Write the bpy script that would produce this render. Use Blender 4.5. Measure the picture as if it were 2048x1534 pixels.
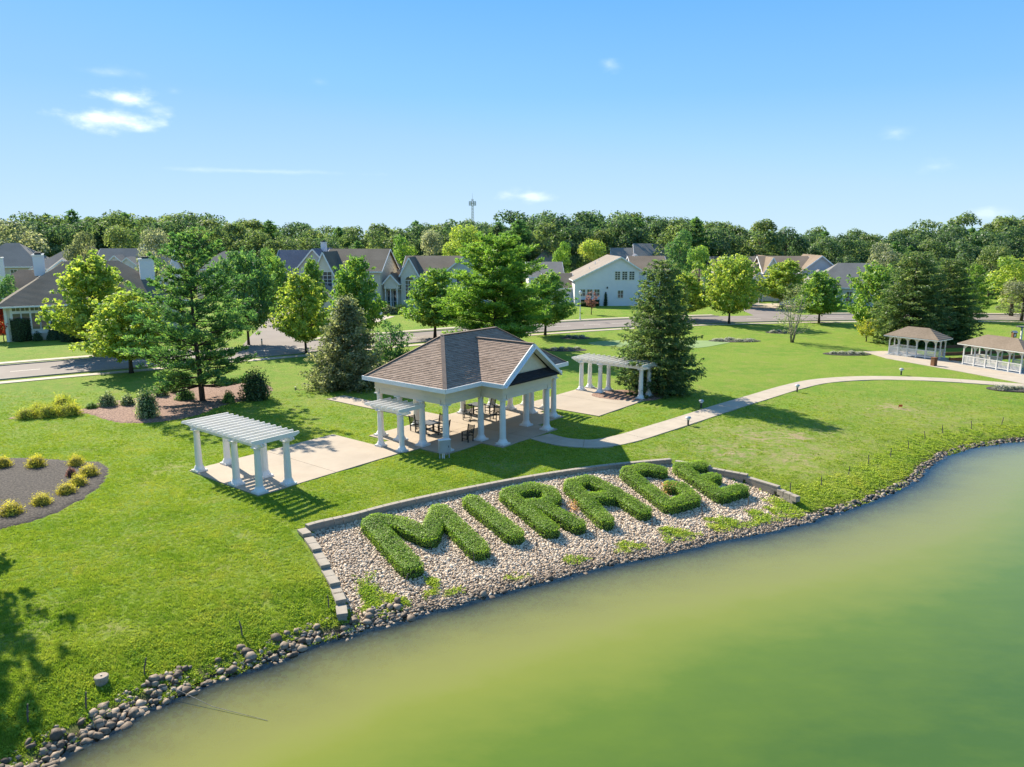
import bpy, math, random
import numpy as np

# ---------------------------------------------------------------- reset
for o in list(bpy.data.objects):
    bpy.data.objects.remove(o)
SC = bpy.context.scene
COL = SC.collection
RAD = math.radians
rs = np.random.RandomState(7)
random.seed(7)

# ---------------------------------------------------------------- camera
FPX = 1500.0                       # focal length in pixels of the 2048 px wide photograph
PITCH = math.atan((767 - 472) / FPX)
CAMH = 13.5
cam_data = bpy.data.cameras.new('camera')
cam_data.sensor_width = 36.0
cam_data.sensor_fit = 'HORIZONTAL'
cam_data.lens = 36.0 * FPX / 2048.0
cam_data.clip_start = 0.1
cam_data.clip_end = 6000.0
cam = bpy.data.objects.new('camera', cam_data)
cam.location = (0, 0, CAMH)
cam.rotation_euler = (RAD(90) - PITCH, 0, 0)
COL.objects.link(cam)
SC.camera = cam

# ---------------------------------------------------------------- sky, sun, exposure
SUN_EL = 36.5
SUN_AZ = math.degrees(math.atan2(-0.651, 0.756))      # from +Y towards +X
SKY_STRENGTH = 0.083
SKY_RAMP = [(0.30, 0.41, 0.51), (0.215, 0.355, 0.51), (0.118, 0.285, 0.51), (0.062, 0.228, 0.49), (0.115, 0.205, 0.39)]     # tenths of the sky colour from horizon to zenith
SUN_STRENGTH = 4.6
EXPOSURE = 1.28
SC.view_settings.view_transform = 'Standard'
SC.view_settings.look = 'None'
SC.view_settings.gamma = 1.0
SC.view_settings.use_curve_mapping = False
SC.view_settings.exposure = EXPOSURE


def ramp(N, stops):
    r = N('ShaderNodeValToRGB')
    e = r.color_ramp.elements
    while len(e) < len(stops):
        e.new(0.5)
    for i, (p, c) in enumerate(stops):
        e[i].position = p
        e[i].color = (*c, 1)
    return r


def pixel_ray(u, v):
    a = (u - 1024) / FPX
    b = -(v - 767) / FPX
    return np.array([a, math.cos(PITCH) + b * math.sin(PITCH), -math.sin(PITCH) + b * math.cos(PITCH)])


def build_world():
    w = bpy.data.worlds.new('World')
    SC.world = w
    w.use_nodes = True
    nt = w.node_tree
    nt.nodes.clear()
    N = nt.nodes.new
    L = nt.links.new
    out = N('ShaderNodeOutputWorld')
    bg = N('ShaderNodeBackground')
    sky = N('ShaderNodeTexSky')
    sky.sky_type = 'NISHITA'
    sky.sun_disc = False
    sky.sun_elevation = RAD(SUN_EL)
    sky.sun_rotation = RAD(SUN_AZ % 360)
    sky.altitude = 0
    sky.air_density = 1.0
    sky.dust_density = 0.25
    sky.ozone_density = 3.0
    hsv = N('ShaderNodeHueSaturation')
    hsv.inputs['Saturation'].default_value = 1.0
    hsv.inputs['Value'].default_value = 1.0
    cl = N('ShaderNodeMixRGB'); cl.blend_type = 'DARKEN'; cl.inputs[0].default_value = 1.0
    cl.inputs[2].default_value = (5.0, 6.0, 7.5, 1)
    L(sky.outputs[0], cl.inputs[1])
    L(cl.outputs[0], hsv.inputs['Color'])
    # soft clouds far away in the sky: centres as azimuth / elevation, half sizes, cover
    tc = N('ShaderNodeTexCoord')
    sep = N('ShaderNodeSeparateXYZ')
    L(tc.outputs['Generated'], sep.inputs[0])

    def m(op, a, b=None, clamp=False):
        n = N('ShaderNodeMath')
        n.operation = op
        n.use_clamp = clamp
        for i, x in enumerate((a, b)):
            if x is None:
                continue
            if isinstance(x, (int, float)):
                n.inputs[i].default_value = x
            else:
                L(x, n.inputs[i])
        return n.outputs[0]
    az = m('ARCTAN2', sep.outputs[0], sep.outputs[1])
    el = m('ARCSINE', sep.outputs[2])
    # clear blue, paler towards the horizon all the way round
    sr = ramp(N, [(0.0, SKY_RAMP[0]), (0.05, SKY_RAMP[1]), (0.11, SKY_RAMP[2]), (0.19, SKY_RAMP[3]), (1.0, SKY_RAMP[4])])
    L(m('DIVIDE', el, 1.5708, True), sr.inputs[0])
    sg = N('ShaderNodeMixRGB'); sg.blend_type = 'MULTIPLY'; sg.inputs[0].default_value = 1.0
    sg.inputs[2].default_value = (10, 10, 10, 1)
    L(sr.outputs[0], sg.inputs[1])
    smix = N('ShaderNodeMixRGB'); smix.inputs[0].default_value = 0.88
    L(hsv.outputs[0], smix.inputs[1]); L(sg.outputs[0], smix.inputs[2])
    noise = N('ShaderNodeTexNoise')
    noise.inputs['Scale'].default_value = 26.0
    noise.inputs['Detail'].default_value = 8.0
    noise.inputs['Roughness'].default_value = 0.55
    mp = N('ShaderNodeMapping')
    mp.inputs['Scale'].default_value = (1, 1, 2.2)
    L(tc.outputs['Generated'], mp.inputs[0])
    L(mp.outputs[0], noise.inputs['Vector'])
    nv = m('MULTIPLY', m('SUBTRACT', noise.outputs[0], 0.5), 2.6)
    total = None
    clouds = [(243, 195, 56, 18, 0.85), (222, 237, 80, 20, 0.85), (225, 146, 42, 10, 0.14), (312, 221, 22, 9, 0.18),
              (348, 182, 14, 8, 0.07), (500, 342, 190, 5, 0.13), (638, 164, 18, 8, 0.06), (1218, 130, 26, 17, 0.17),
              (1060, 391, 60, 13, 0.38), (1792, 264, 32, 13, 0.15), (1870, 334, 36, 14, 0.15), (1965, 428, 60, 12, 0.2)]
    for (u, v, hw, hh, amt) in clouds:
        d = pixel_ray(u, v)
        d /= np.linalg.norm(d)
        a0 = math.atan2(d[0], d[1])
        e0 = math.asin(d[2])
        dx = m('DIVIDE', m('SUBTRACT', az, a0), hw / FPX * 1.25)
        dy = m('DIVIDE', m('SUBTRACT', el, e0), hh / FPX * 1.25)
        r = m('SQRT', m('ADD', m('MULTIPLY', dx, dx), m('MULTIPLY', dy, dy)))
        k = m('SUBTRACT', 1.0, r)
        k = m('ADD', k, m('MULTIPLY', nv, 0.85))
        k = m('MULTIPLY', k, 1.05, True)
        k = m('MULTIPLY', k, k)
        inside = m('LESS_THAN', r, 1.6)
        k = m('MULTIPLY', m('MULTIPLY', k, inside), amt)
        total = k if total is None else m('MAXIMUM', total, k)
    mix = N('ShaderNodeMixRGB')
    mix.inputs[2].default_value = (8.2, 8.3, 8.6, 1)
    L(m('MULTIPLY', total, 0.9), mix.inputs[0])
    L(smix.outputs[0], mix.inputs[1])
    L(mix.outputs[0], bg.inputs['Color'])
    bg.inputs['Strength'].default_value = SKY_STRENGTH
    L(bg.outputs[0], out.inputs['Surface'])


build_world()
sun_data = bpy.data.lights.new('sun', 'SUN')
sun_data.energy = SUN_STRENGTH
sun_data.angle = RAD(0.53)
sun_data.color = (1.0, 0.91, 0.76)
sun = bpy.data.objects.new('sun', sun_data)
sun.location = (-60, 70, 80)
sun.rotation_euler = (RAD(90 - SUN_EL), 0, RAD(180 - SUN_AZ))
COL.objects.link(sun)
SC.cycles.use_denoising = True
SC.cycles.max_bounces = 7
SC.cycles.diffuse_bounces = 3
SC.cycles.transmission_bounces = 6
SC.cycles.transparent_max_bounces = 16
SC.cycles.volume_bounces = 2
SC.cycles.caustics_reflective = False
SC.cycles.caustics_refractive = False
SC.cycles.sample_clamp_indirect = 6.0


# ---------------------------------------------------------------- terrain and pixel helpers
WATER_Z = -1.2
SHORE = np.array([(-16, -60), (-15.0, 4), (-14.2, 12), (-12.9, 18.7), (-12.0, 20.3), (-10.9, 21.8), (-8.2, 24.1), (-6.1, 25.8), (-4.3, 26.7),
                  (-2.5, 27.9), (1.6, 30.2), (5.1, 31.9), (9.0, 33.9), (11.8, 35.1), (14.4, 36.4), (16.7, 37.8), (20.9, 40.5), (23.6, 42.7),
                  (25.9, 45.0), (28.6, 48.0), (31.0, 50.0), (33.8, 51.6), (37.1, 52.6), (44, 53.5), (56, 52.5), (75, 46), (110, 30), (150, -60)], float)


def smooth_poly(P, n=4):
    out = []
    for i in range(len(P) - 1):
        p0 = P[max(i - 1, 0)]; p1 = P[i]; p2 = P[i + 1]; p3 = P[min(i + 2, len(P) - 1)]
        for k in range(n):
            t = k / n
            out.append(0.5 * ((2 * p1) + (-p0 + p2) * t + (2 * p0 - 5 * p1 + 4 * p2 - p3) * t * t + (-p0 + 3 * p1 - 3 * p2 + p3) * t ** 3))
    out.append(P[-1])
    return np.array(out)


SH = smooth_poly(SHORE, 3)
SH[9:-9] += rs.uniform(-0.13, 0.13, SH[9:-9].shape)


def in_poly(P, poly):
    P = np.atleast_2d(P)
    x, y = P[:, 0], P[:, 1]
    ins = np.zeros(len(P), bool)
    n = len(poly)
    for i in range(n):
        x1, y1 = poly[i]; x2, y2 = poly[(i + 1) % n]
        if y1 == y2:
            continue
        c = ((y1 > y) != (y2 > y)) & (x < (x2 - x1) * (y - y1) / (y2 - y1) + x1)
        ins ^= c
    return ins


def line_dist(P, line):
    P = np.atleast_2d(P)
    best = np.full(len(P), 1e9)
    for i in range(len(line) - 1):
        a = line[i]; b = line[i + 1]; ab = b - a
        t = np.clip(((P - a) @ ab) / (ab @ ab), 0, 1)
        d = np.hypot(*(P - a - t[:, None] * ab).T)
        best = np.minimum(best, d)
    return best


def shore_s(P):
    P = np.atleast_2d(np.asarray(P, float))
    d = line_dist(P, SH)
    return np.where(in_poly(P, SH), -d, d)


BED = np.array([(-9.75, 33.3), (-9.3, 34.0), (-7.9, 35.0), (-6.0, 36.6), (-2.6, 38.9), (1.0, 41.0), (5.3, 43.0), (9.7, 44.4), (11.9, 43.2), (13.8, 41.9), (15.1, 40.2), (15.7, 38.9),
                (16.6, 37.6), (11.9, 34.95), (5.2, 31.75), (1.7, 30.05), (-2.4, 27.75), (-4.2, 26.55), (-6.0, 25.7), (-6.6, 27.0), (-7.0, 28.2), (-7.8, 29.7), (-8.6, 31.3), (-9.4, 32.6)], float)


def bed_z(s):
    return -1.27 + 0.105 * s


def terrain(P, s=None):
    P = np.atleast_2d(np.asarray(P, float))
    if s is None:
        s = shore_s(P)
    z = np.interp(s, [-40, -14, -9, -6, -4, -2, -1, 0, 0.7, 1.6, 4, 8, 12, 16], [-5.2, -4.7, -3.6, -2.6, -2.0, -1.66, -1.50, -1.32, -1.08, -0.84, -0.44, -0.14, -0.02, 0.0])
    x, y = P[:, 0], P[:, 1]
    und = 0.02 * np.sin(x * 0.7 + 1.3 * np.sin(y * 0.31)) * np.sin(y * 0.55 + 0.7) + 0.012 * np.sin(x * 2.1 + y * 1.3)
    z = z + und * np.clip(s / 2, 0, 1) * (s < 22)
    ib = in_poly(P, BED)
    return np.where(ib, np.minimum(z, bed_z(s)), z)


def tz(x, y):
    return float(terrain(np.array([[x, y]]))[0])


def ground_at(u, v, z=0.0):
    d = pixel_ray(u, v)
    t = (z - CAMH) / d[2]
    return float(d[0] * t), float(d[1] * t)


def land_at(u, v, dz=0.0):
    """point on the terrain (plus dz) seen at photograph pixel u, v"""
    z = -0.3
    for _ in range(12):
        x, y = ground_at(u, v, z + dz)
        z = 0.5 * z + 0.5 * tz(x, y)
    return x, y, tz(x, y)


def height_for(y, v):
    """height of the point at distance y that shows at pixel row v"""
    a = math.tan(PITCH + math.atan((v - 767) / FPX))
    return CAMH - y * a


def x_for(u, y, z=0.0):
    yc = y * math.cos(PITCH) - (z - CAMH) * math.sin(PITCH)
    return (u - 1024) / FPX * yc


# ---------------------------------------------------------------- mesh helpers
class MB:
    def __init__(self):
        self.v = []
        self.f = []

    def add(self, vs, fs):
        o = len(self.v)
        self.v += [tuple(map(float, p)) for p in vs]
        self.f += [tuple(i + o for i in f) for f in fs]
        return self

    def box(self, x0, x1, y0, y1, z0, z1):
        return self.add([(x0, y0, z0), (x1, y0, z0), (x1, y1, z0), (x0, y1, z0), (x0, y0, z1), (x1, y0, z1), (x1, y1, z1), (x0, y1, z1)],
                        [(3, 2, 1, 0), (4, 5, 6, 7), (0, 1, 5, 4), (1, 2, 6, 5), (2, 3, 7, 6), (3, 0, 4, 7)])

    def bar(self, p, q, w, h, up=(0, 0, 1)):
        p = np.array(p, float); q = np.array(q, float)
        d = q - p
        d /= np.linalg.norm(d)
        s = np.cross(d, np.array(up, float))
        if np.linalg.norm(s) < 1e-6:
            s = np.array([1.0, 0, 0])
        s /= np.linalg.norm(s)
        n = np.cross(s, d)
        s = s * w / 2; n = n * h / 2
        return self.add([p - s - n, p + s - n, p + s + n, p - s + n, q - s - n, q + s - n, q + s + n, q - s + n],
                        [(0, 1, 2, 3), (7, 6, 5, 4), (0, 4, 5, 1), (1, 5, 6, 2), (2, 6, 7, 3), (3, 7, 4, 0)])

    def lathe(self, prof, n=16, c=(0, 0, 0), caps=True):
        vs = []
        for (r, z) in prof:
            for k in range(n):
                a = 2 * math.pi * k / n
                vs.append((c[0] + r * math.cos(a), c[1] + r * math.sin(a), c[2] + z))
        fs = []
        for i in range(len(prof) - 1):
            for k in range(n):
                k2 = (k + 1) % n
                fs.append((i * n + k, i * n + k2, (i + 1) * n + k2, (i + 1) * n + k))
        if caps:
            fs.append(tuple(range(n - 1, -1, -1)))
            fs.append(tuple((len(prof) - 1) * n + k for k in range(n)))
        return self.add(vs, fs)

    def tube(self, pts, radii, n=6):
        pts = [np.array(p, float) for p in pts]
        vs = []
        for i, p in enumerate(pts):
            d = pts[min(i + 1, len(pts) - 1)] - pts[max(i - 1, 0)]
            d /= (np.linalg.norm(d) + 1e-9)
            a = np.cross(d, (0, 0, 1.0))
            if np.linalg.norm(a) < 0.05:
                a = np.cross(d, (1.0, 0, 0))
            a /= np.linalg.norm(a)
            b = np.cross(d, a)
            for k in range(n):
                t = 2 * math.pi * k / n
                vs.append(p + (a * math.cos(t) + b * math.sin(t)) * radii[i])
        fs = []
        for i in range(len(pts) - 1):
            for k in range(n):
                k2 = (k + 1) % n
                fs.append((i * n + k2, i * n + k, (i + 1) * n + k, (i + 1) * n + k2))
        fs.append(tuple(range(n)))
        fs.append(tuple((len(pts) - 1) * n + k for k in range(n - 1, -1, -1)))
        return self.add(vs, fs)

    def prism(self, poly, z0, z1):
        n = len(poly)
        a = sum(poly[i][0] * poly[(i + 1) % n][1] - poly[(i + 1) % n][0] * poly[i][1] for i in range(n))
        if a < 0:
            poly = list(poly)[::-1]
        vs = [(p[0], p[1], z0) for p in poly] + [(p[0], p[1], z1) for p in poly]
        fs = [tuple(range(n - 1, -1, -1)), tuple(range(n, 2 * n))] + [(i, (i + 1) % n, n + (i + 1) % n, n + i) for i in range(n)]
        return self.add(vs, fs)

    def slab(self, poly3, thick):
        """a planar 3-D polygon with thickness downwards"""
        n = len(poly3)
        P = np.array(poly3, float)
        nr = np.cross(P[1] - P[0], P[2] - P[0])
        if nr[2] < 0:
            P = P[::-1]
        vs = list(P) + [p - np.array([0, 0, thick]) for p in P]
        fs = [tuple(range(n)), tuple(range(2 * n - 1, n - 1, -1))] + [(i, n + i, n + (i + 1) % n, (i + 1) % n) for i in range(n)]
        return self.add(vs, fs)

    def mesh(self, name, smooth=False, mat=None):
        me = bpy.data.meshes.new(name)
        me.from_pydata(self.v, [], self.f)
        if smooth:
            me.shade_smooth()
        if mat:
            me.materials.append(mat)
        me.update()
        return me

    def build(self, name, mat, parent=None, smooth=False, loc=None, rz=None):
        o = bpy.data.objects.new(name, self.mesh(name, smooth, mat))
        return link(o, parent, loc, rz)


def link(o, parent=None, loc=None, rz=None):
    COL.objects.link(o)
    if parent is not None:
        o.parent = parent
    if loc is not None:
        o.location = loc
    if rz is not None:
        o.rotation_euler = (0, 0, rz)
    return o


def from_mesh(name, me, parent=None, loc=None, rz=None):
    return link(bpy.data.objects.new(name, me), parent, loc, rz)


def tag(o, label=None, cat=None, group=None, kind=None):
    if label:
        o['label'] = label
    if cat:
        o['category'] = cat
    if group:
        o['group'] = group
    if kind:
        o['kind'] = kind
    return o


def thing(name, label, cat, loc=(0, 0, 0), rz=0.0, group=None):
    o = bpy.data.objects.new(name, None)
    o.empty_display_size = 0.3
    link(o, None, loc, rz)
    return tag(o, label, cat, group)


def struct(name, mb, mat, label=None, parent=None):
    o = mb.build(name, mat, parent)
    if parent is None:
        o['kind'] = 'structure'
        if label:
            o['label'] = label
    return o


def np_mesh(name, V, F, mat=None, tint=None, smooth=False):
    """V (n,3), F (m,k) arrays; tint per vertex"""
    me = bpy.data.meshes.new(name)
    V = np.ascontiguousarray(V, dtype=np.float32)
    F = np.ascontiguousarray(F, dtype=np.int32)
    m, k = F.shape
    me.vertices.add(len(V))
    me.vertices.foreach_set('co', V.ravel())
    me.loops.add(m * k)
    me.loops.foreach_set('vertex_index', F.ravel())
    me.polygons.add(m)
    me.polygons.foreach_set('loop_start', np.arange(0, m * k, k, dtype=np.int32))
    me.polygons.foreach_set('loop_total', np.full(m, k, dtype=np.int32))
    me.update(calc_edges=True)
    if tint is not None:
        at = me.attributes.new('tint', 'FLOAT', 'POINT')
        at.data.foreach_set('value', np.ascontiguousarray(tint, dtype=np.float32))
    if smooth:
        me.shade_smooth()
    if mat:
        me.materials.append(mat)
    return me


def unit(a):
    return a / (np.linalg.norm(a, axis=-1, keepdims=True) + 1e-9)


def leaf_mesh(name, P, Nn, S, tint, mat, aspect=0.62, along=None, rng=None):
    """one pointed leaf (a folded rhombus) for each position"""
    rng = rng or rs
    n = len(P)
    Nn = unit(Nn)
    T = rng.normal(size=(n, 3)) if along is None else along + rng.normal(size=(n, 3)) * 0.25
    T = unit(T - (T * Nn).sum(1, keepdims=True) * Nn)
    B = np.cross(Nn, T)
    S = np.asarray(S)[:, None]
    V = np.empty((n, 4, 3))
    V[:, 0] = P - T * S * 0.5
    V[:, 1] = P + B * S * aspect * 0.5 + Nn * S * 0.07
    V[:, 2] = P + T * S * 0.5
    V[:, 3] = P - B * S * aspect * 0.5 + Nn * S * 0.07
    F = np.arange(n * 4).reshape(n, 4)
    return np_mesh(name, V.reshape(-1, 3), F, mat, np.repeat(tint, 4))


# ---------------------------------------------------------------- materials
def nodes_of(name):
    m = bpy.data.materials.new(name)
    m.use_nodes = True
    nt = m.node_tree
    nt.nodes.clear()
    return m, nt, nt.nodes.new, nt.links.new


def noise(N, L, scale, detail=4, rough=0.55, vec=None, coord='Object', stretch=None):
    n = N('ShaderNodeTexNoise')
    n.inputs['Scale'].default_value = scale
    n.inputs['Detail'].default_value = detail
    n.inputs['Roughness'].default_value = rough
    if vec is None:
        tc = N('ShaderNodeTexCoord')
        vec = tc.outputs[coord]
    if stretch:
        mp = N('ShaderNodeMapping')
        mp.inputs['Scale'].default_value = stretch
        L(vec, mp.inputs[0])
        vec = mp.outputs[0]
    L(vec, n.inputs['Vector'])
    return n


def plain(name, a, b=None, rough=0.6, scale=3.0, bump=0.0, bscale=40.0, spec=0.4, coord='Object', stretch=None, lo=0.35, hi=0.65, metallic=0.0):
    """two-tone procedural surface with fine relief"""
    m, nt, N, L = nodes_of(name)
    out = N('ShaderNodeOutputMaterial')
    p = N('ShaderNodeBsdfPrincipled')
    p.inputs['Roughness'].default_value = rough
    p.inputs['Specular IOR Level'].default_value = spec
    p.inputs['Metallic'].default_value = metallic
    if b is None:
        b = tuple(c * 0.88 for c in a)
    n = noise(N, L, scale, 5, 0.6, coord=coord, stretch=stretch)
    r = ramp(N, [(lo, a), (hi, b)])
    L(n.outputs[0], r.inputs[0])
    L(r.outputs[0], p.inputs['Base Color'])
    if bump > 0:
        n2 = noise(N, L, bscale, 3, 0.6, coord=coord)
        bp = N('ShaderNodeBump')
        bp.inputs['Strength'].default_value = bump
        bp.inputs['Distance'].default_value = 0.02
        L(n2.outputs[0], bp.inputs['Height'])
        L(bp.outputs[0], p.inputs['Normal'])
    L(p.outputs[0], out.inputs[0])
    return m


def tinted(name, stops, rough=0.8, bump=0.0, bscale=30.0, spec=0.25, vary=0.12):
    """surface whose colour is picked by the per-piece tint attribute"""
    m, nt, N, L = nodes_of(name)
    out = N('ShaderNodeOutputMaterial')
    p = N('ShaderNodeBsdfPrincipled')
    p.inputs['Roughness'].default_value = rough
    p.inputs['Specular IOR Level'].default_value = spec
    at = N('ShaderNodeAttribute')
    at.attribute_name = 'tint'
    n = noise(N, L, bscale * 0.3, 4)
    mm = N('ShaderNodeMath'); mm.operation = 'MULTIPLY_ADD'
    L(n.outputs[0], mm.inputs[0]); mm.inputs[1].default_value = vary * 2; mm.inputs[2].default_value = -vary
    ad = N('ShaderNodeMath'); ad.operation = 'ADD'
    L(at.outputs['Fac'], ad.inputs[0]); L(mm.outputs[0], ad.inputs[1])
    r = ramp(N, stops)
    L(ad.outputs[0], r.inputs[0])
    L(r.outputs[0], p.inputs['Base Color'])
    if bump:
        n2 = noise(N, L, bscale, 3)
        bp = N('ShaderNodeBump')
        bp.inputs['Strength'].default_value = bump
        bp.inputs['Distance'].default_value = 0.02
        L(n2.outputs[0], bp.inputs['Height'])
        L(bp.outputs[0], p.inputs['Normal'])
    L(p.outputs[0], out.inputs[0])
    return m


def leafy(name, stops, trans=0.55, tcol=(1.22, 1.28, 0.8), gloss=0.025, grough=0.5, patch=0.35):
    """leaf: diffuse front, light shining through, a little sheen"""
    m, nt, N, L = nodes_of(name)
    out = N('ShaderNodeOutputMaterial')
    at = N('ShaderNodeAttribute')
    at.attribute_name = 'tint'
    r = ramp(N, stops)
    L(at.outputs['Fac'], r.inputs[0])
    d = N('ShaderNodeBsdfDiffuse')
    t = N('ShaderNodeBsdfTranslucent')
    g = N('ShaderNodeBsdfGlossy')
    g.inputs['Roughness'].default_value = grough
    g.inputs['Color'].default_value = (0.9, 0.95, 0.9, 1)
    L(r.outputs[0], d.inputs['Color'])
    mul = N('ShaderNodeMixRGB'); mul.blend_type = 'MULTIPLY'; mul.inputs[0].default_value = 1.0
    mul.inputs[2].default_value = (*tcol, 1)
    L(r.outputs[0], mul.inputs[1])
    L(mul.outputs[0], t.inputs['Color'])
    m1 = N('ShaderNodeMixShader'); m1.inputs[0].default_value = trans
    L(d.outputs[0], m1.inputs[1]); L(t.outputs[0], m1.inputs[2])
    m2 = N('ShaderNodeMixShader'); m2.inputs[0].default_value = gloss
    L(m1.outputs[0], m2.inputs[1]); L(g.outputs[0], m2.inputs[2])
    L(m2.outputs[0], out.inputs[0])
    return m


# ---------------------------------------------------------------- palette
M = {}
M['white'] = plain('white_paint', (0.72, 0.695, 0.65), (0.67, 0.645, 0.6), 0.45, 2.0, 0.05, 30)
M['column_white'] = plain('column_paint', (0.72, 0.7, 0.665), (0.67, 0.65, 0.615), 0.4, 1.3, 0.04, 20)
M['trim'] = plain('trim_paint', (0.7254, 0.7347, 0.744), (0.6696, 0.6789, 0.6882), 0.5, 2.0)
M['frieze'] = plain('cream_frieze', (0.69, 0.605, 0.475), (0.64, 0.56, 0.44), 0.6, 1.2, 0.05, 30)
M['stucco'] = plain('cream_stucco', (0.66, 0.62, 0.52), (0.60, 0.56, 0.47), 0.8, 4.0, 0.2, 60)
M['concrete'] = plain('concrete', (0.395, 0.322, 0.240), (0.315, 0.255, 0.188), 0.85, 0.55, 0.15, 60, lo=0.32, hi=0.78)
M['walk'] = plain('walk_concrete', (0.42, 0.355, 0.272), (0.36, 0.302, 0.232), 0.85, 0.9, 0.12, 60)
M['kerb'] = plain('kerb_concrete', (0.336, 0.312, 0.272), (0.288, 0.264, 0.232), 0.85, 1.5)
M['asphalt'] = plain('asphalt', (0.215, 0.180, 0.155), (0.175, 0.147, 0.128), 0.9, 0.25, 0.1, 50)
M['marking'] = plain('road_paint', (0.62, 0.58, 0.48), (0.46, 0.42, 0.35), 0.8, 1.0)
M['block'] = plain('wall_block', (0.33, 0.285, 0.225), (0.25, 0.215, 0.170), 0.9, 2.5, 0.4, 25)
M['mulch_dark'] = plain('dark_mulch', (0.016, 0.013, 0.012), (0.080, 0.066, 0.056), 0.95, 9.0, 0.9, 18, lo=0.42, hi=0.60, coord='Object')
M['mulch_brown'] = plain('brown_mulch', (0.13, 0.072, 0.05), (0.31, 0.19, 0.135), 0.95, 8.0, 0.9, 18, lo=0.42, hi=0.60)
M['green_felt'] = plain('putting_green', (0.17, 0.245, 0.085), (0.20, 0.275, 0.10), 0.95, 0.6)
M['bark'] = plain('bark', (0.085, 0.062, 0.045), (0.045, 0.034, 0.026), 0.95, 3.0, 0.6, 12, stretch=(4, 4, 0.6))
M['bark_pale'] = plain('pale_bark', (0.30, 0.27, 0.23), (0.16, 0.14, 0.12), 0.9, 4.0, 0.4, 14)
M['black_poly'] = plain('black_lumber', (0.022, 0.024, 0.022), (0.014, 0.016, 0.014), 0.45, 4.0)
M['table_top'] = plain('table_top', (0.16, 0.155, 0.15), (0.11, 0.105, 0.10), 0.4, 5.0)
M['metal_grey'] = plain('grey_steel', (0.36, 0.37, 0.38), (0.30, 0.31, 0.32), 0.4, 2.0)
M['dark_metal'] = plain('dark_metal', (0.05, 0.05, 0.05), (0.03, 0.03, 0.03), 0.5, 4.0)
M['timber'] = plain('brown_timber', (0.20, 0.085, 0.035), (0.13, 0.055, 0.025), 0.75, 3.0, 0.2, 20)
M['stake'] = plain('weathered_stake', (0.14, 0.12, 0.095), (0.09, 0.075, 0.06), 0.9, 6.0)
M['glass'] = plain('window_glass', (0.050, 0.058, 0.068), (0.075, 0.082, 0.09), 0.06, 0.15, spec=0.8)
M['concrete_cap'] = plain('old_concrete', (0.36, 0.29, 0.22), (0.26, 0.21, 0.16), 0.9, 6.0, 0.3, 30)
M['orange'] = plain('orange_plastic', (0.75, 0.12, 0.03), None, 0.5)
M['lamp_glass'] = plain('lamp_globe', (0.75, 0.75, 0.72), None, 0.2)

SHINGLE = [(0.0, (0.185, 0.135, 0.104)), (0.45, (0.290, 0.216, 0.168)), (1.0, (0.400, 0.305, 0.242))]
M['shingle'] = tinted('brown_shingles', SHINGLE, 0.95, 0.5, 40.0, spec=0.1)
M['shingle_dark'] = tinted('dark_shingles', [(0.0, (0.03, 0.03, 0.034)), (1.0, (0.06, 0.058, 0.062))], 0.95, 0.5, 40.0, spec=0.1)


def roofing(name, a, b):
    """far roof shingles: rows and tabs too small to pick apart"""
    m, nt, N, L = nodes_of(name)
    out = N('ShaderNodeOutputMaterial')
    p = N('ShaderNodeBsdfPrincipled')
    p.inputs['Roughness'].default_value = 0.95
    p.inputs['Specular IOR Level'].default_value = 0.1
    n1 = noise(N, L, 6.0, 5, 0.7, stretch=(1, 1, 3))
    n2 = noise(N, L, 0.35, 3, 0.5)
    mx = N('ShaderNodeMath'); mx.operation = 'MULTIPLY_ADD'; mx.inputs[1].default_value = 0.6
    L(n2.outputs[0], mx.inputs[0]); L(n1.outputs[0], mx.inputs[2])
    r = ramp(N, [(0.55, a), (1.0, b)])
    L(mx.outputs[0], r.inputs[0])
    L(r.outputs[0], p.inputs['Base Color'])
    w = N('ShaderNodeTexWave'); w.bands_direction = 'Z'
    w.inputs['Scale'].default_value = 2.2
    w.inputs['Distortion'].default_value = 0.5
    tc = N('ShaderNodeTexCoord'); L(tc.outputs['Object'], w.inputs['Vector'])
    bp = N('ShaderNodeBump'); bp.inputs['Strength'].default_value = 0.35; bp.inputs['Distance'].default_value = 0.04
    L(w.outputs['Fac'], bp.inputs['Height']); L(bp.outputs[0], p.inputs['Normal'])
    L(p.outputs[0], out.inputs[0])
    return m


M['roof_brown'] = roofing('roof_brown', (0.1595, 0.1232, 0.088), (0.253, 0.198, 0.1485))
M['roof_dark'] = roofing('roof_dark_brown', (0.117, 0.0988, 0.0754), (0.195, 0.1664, 0.13))
M['roof_slate'] = roofing('roof_slate', (0.101, 0.1093, 0.1367), (0.1723, 0.1782, 0.2138))
M['roof_grey'] = roofing('roof_grey', (0.155, 0.148, 0.135), (0.235, 0.225, 0.205))
M['roof_tan'] = roofing('roof_tan', (0.214, 0.1822, 0.1503), (0.3006, 0.2596, 0.2186))


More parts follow.
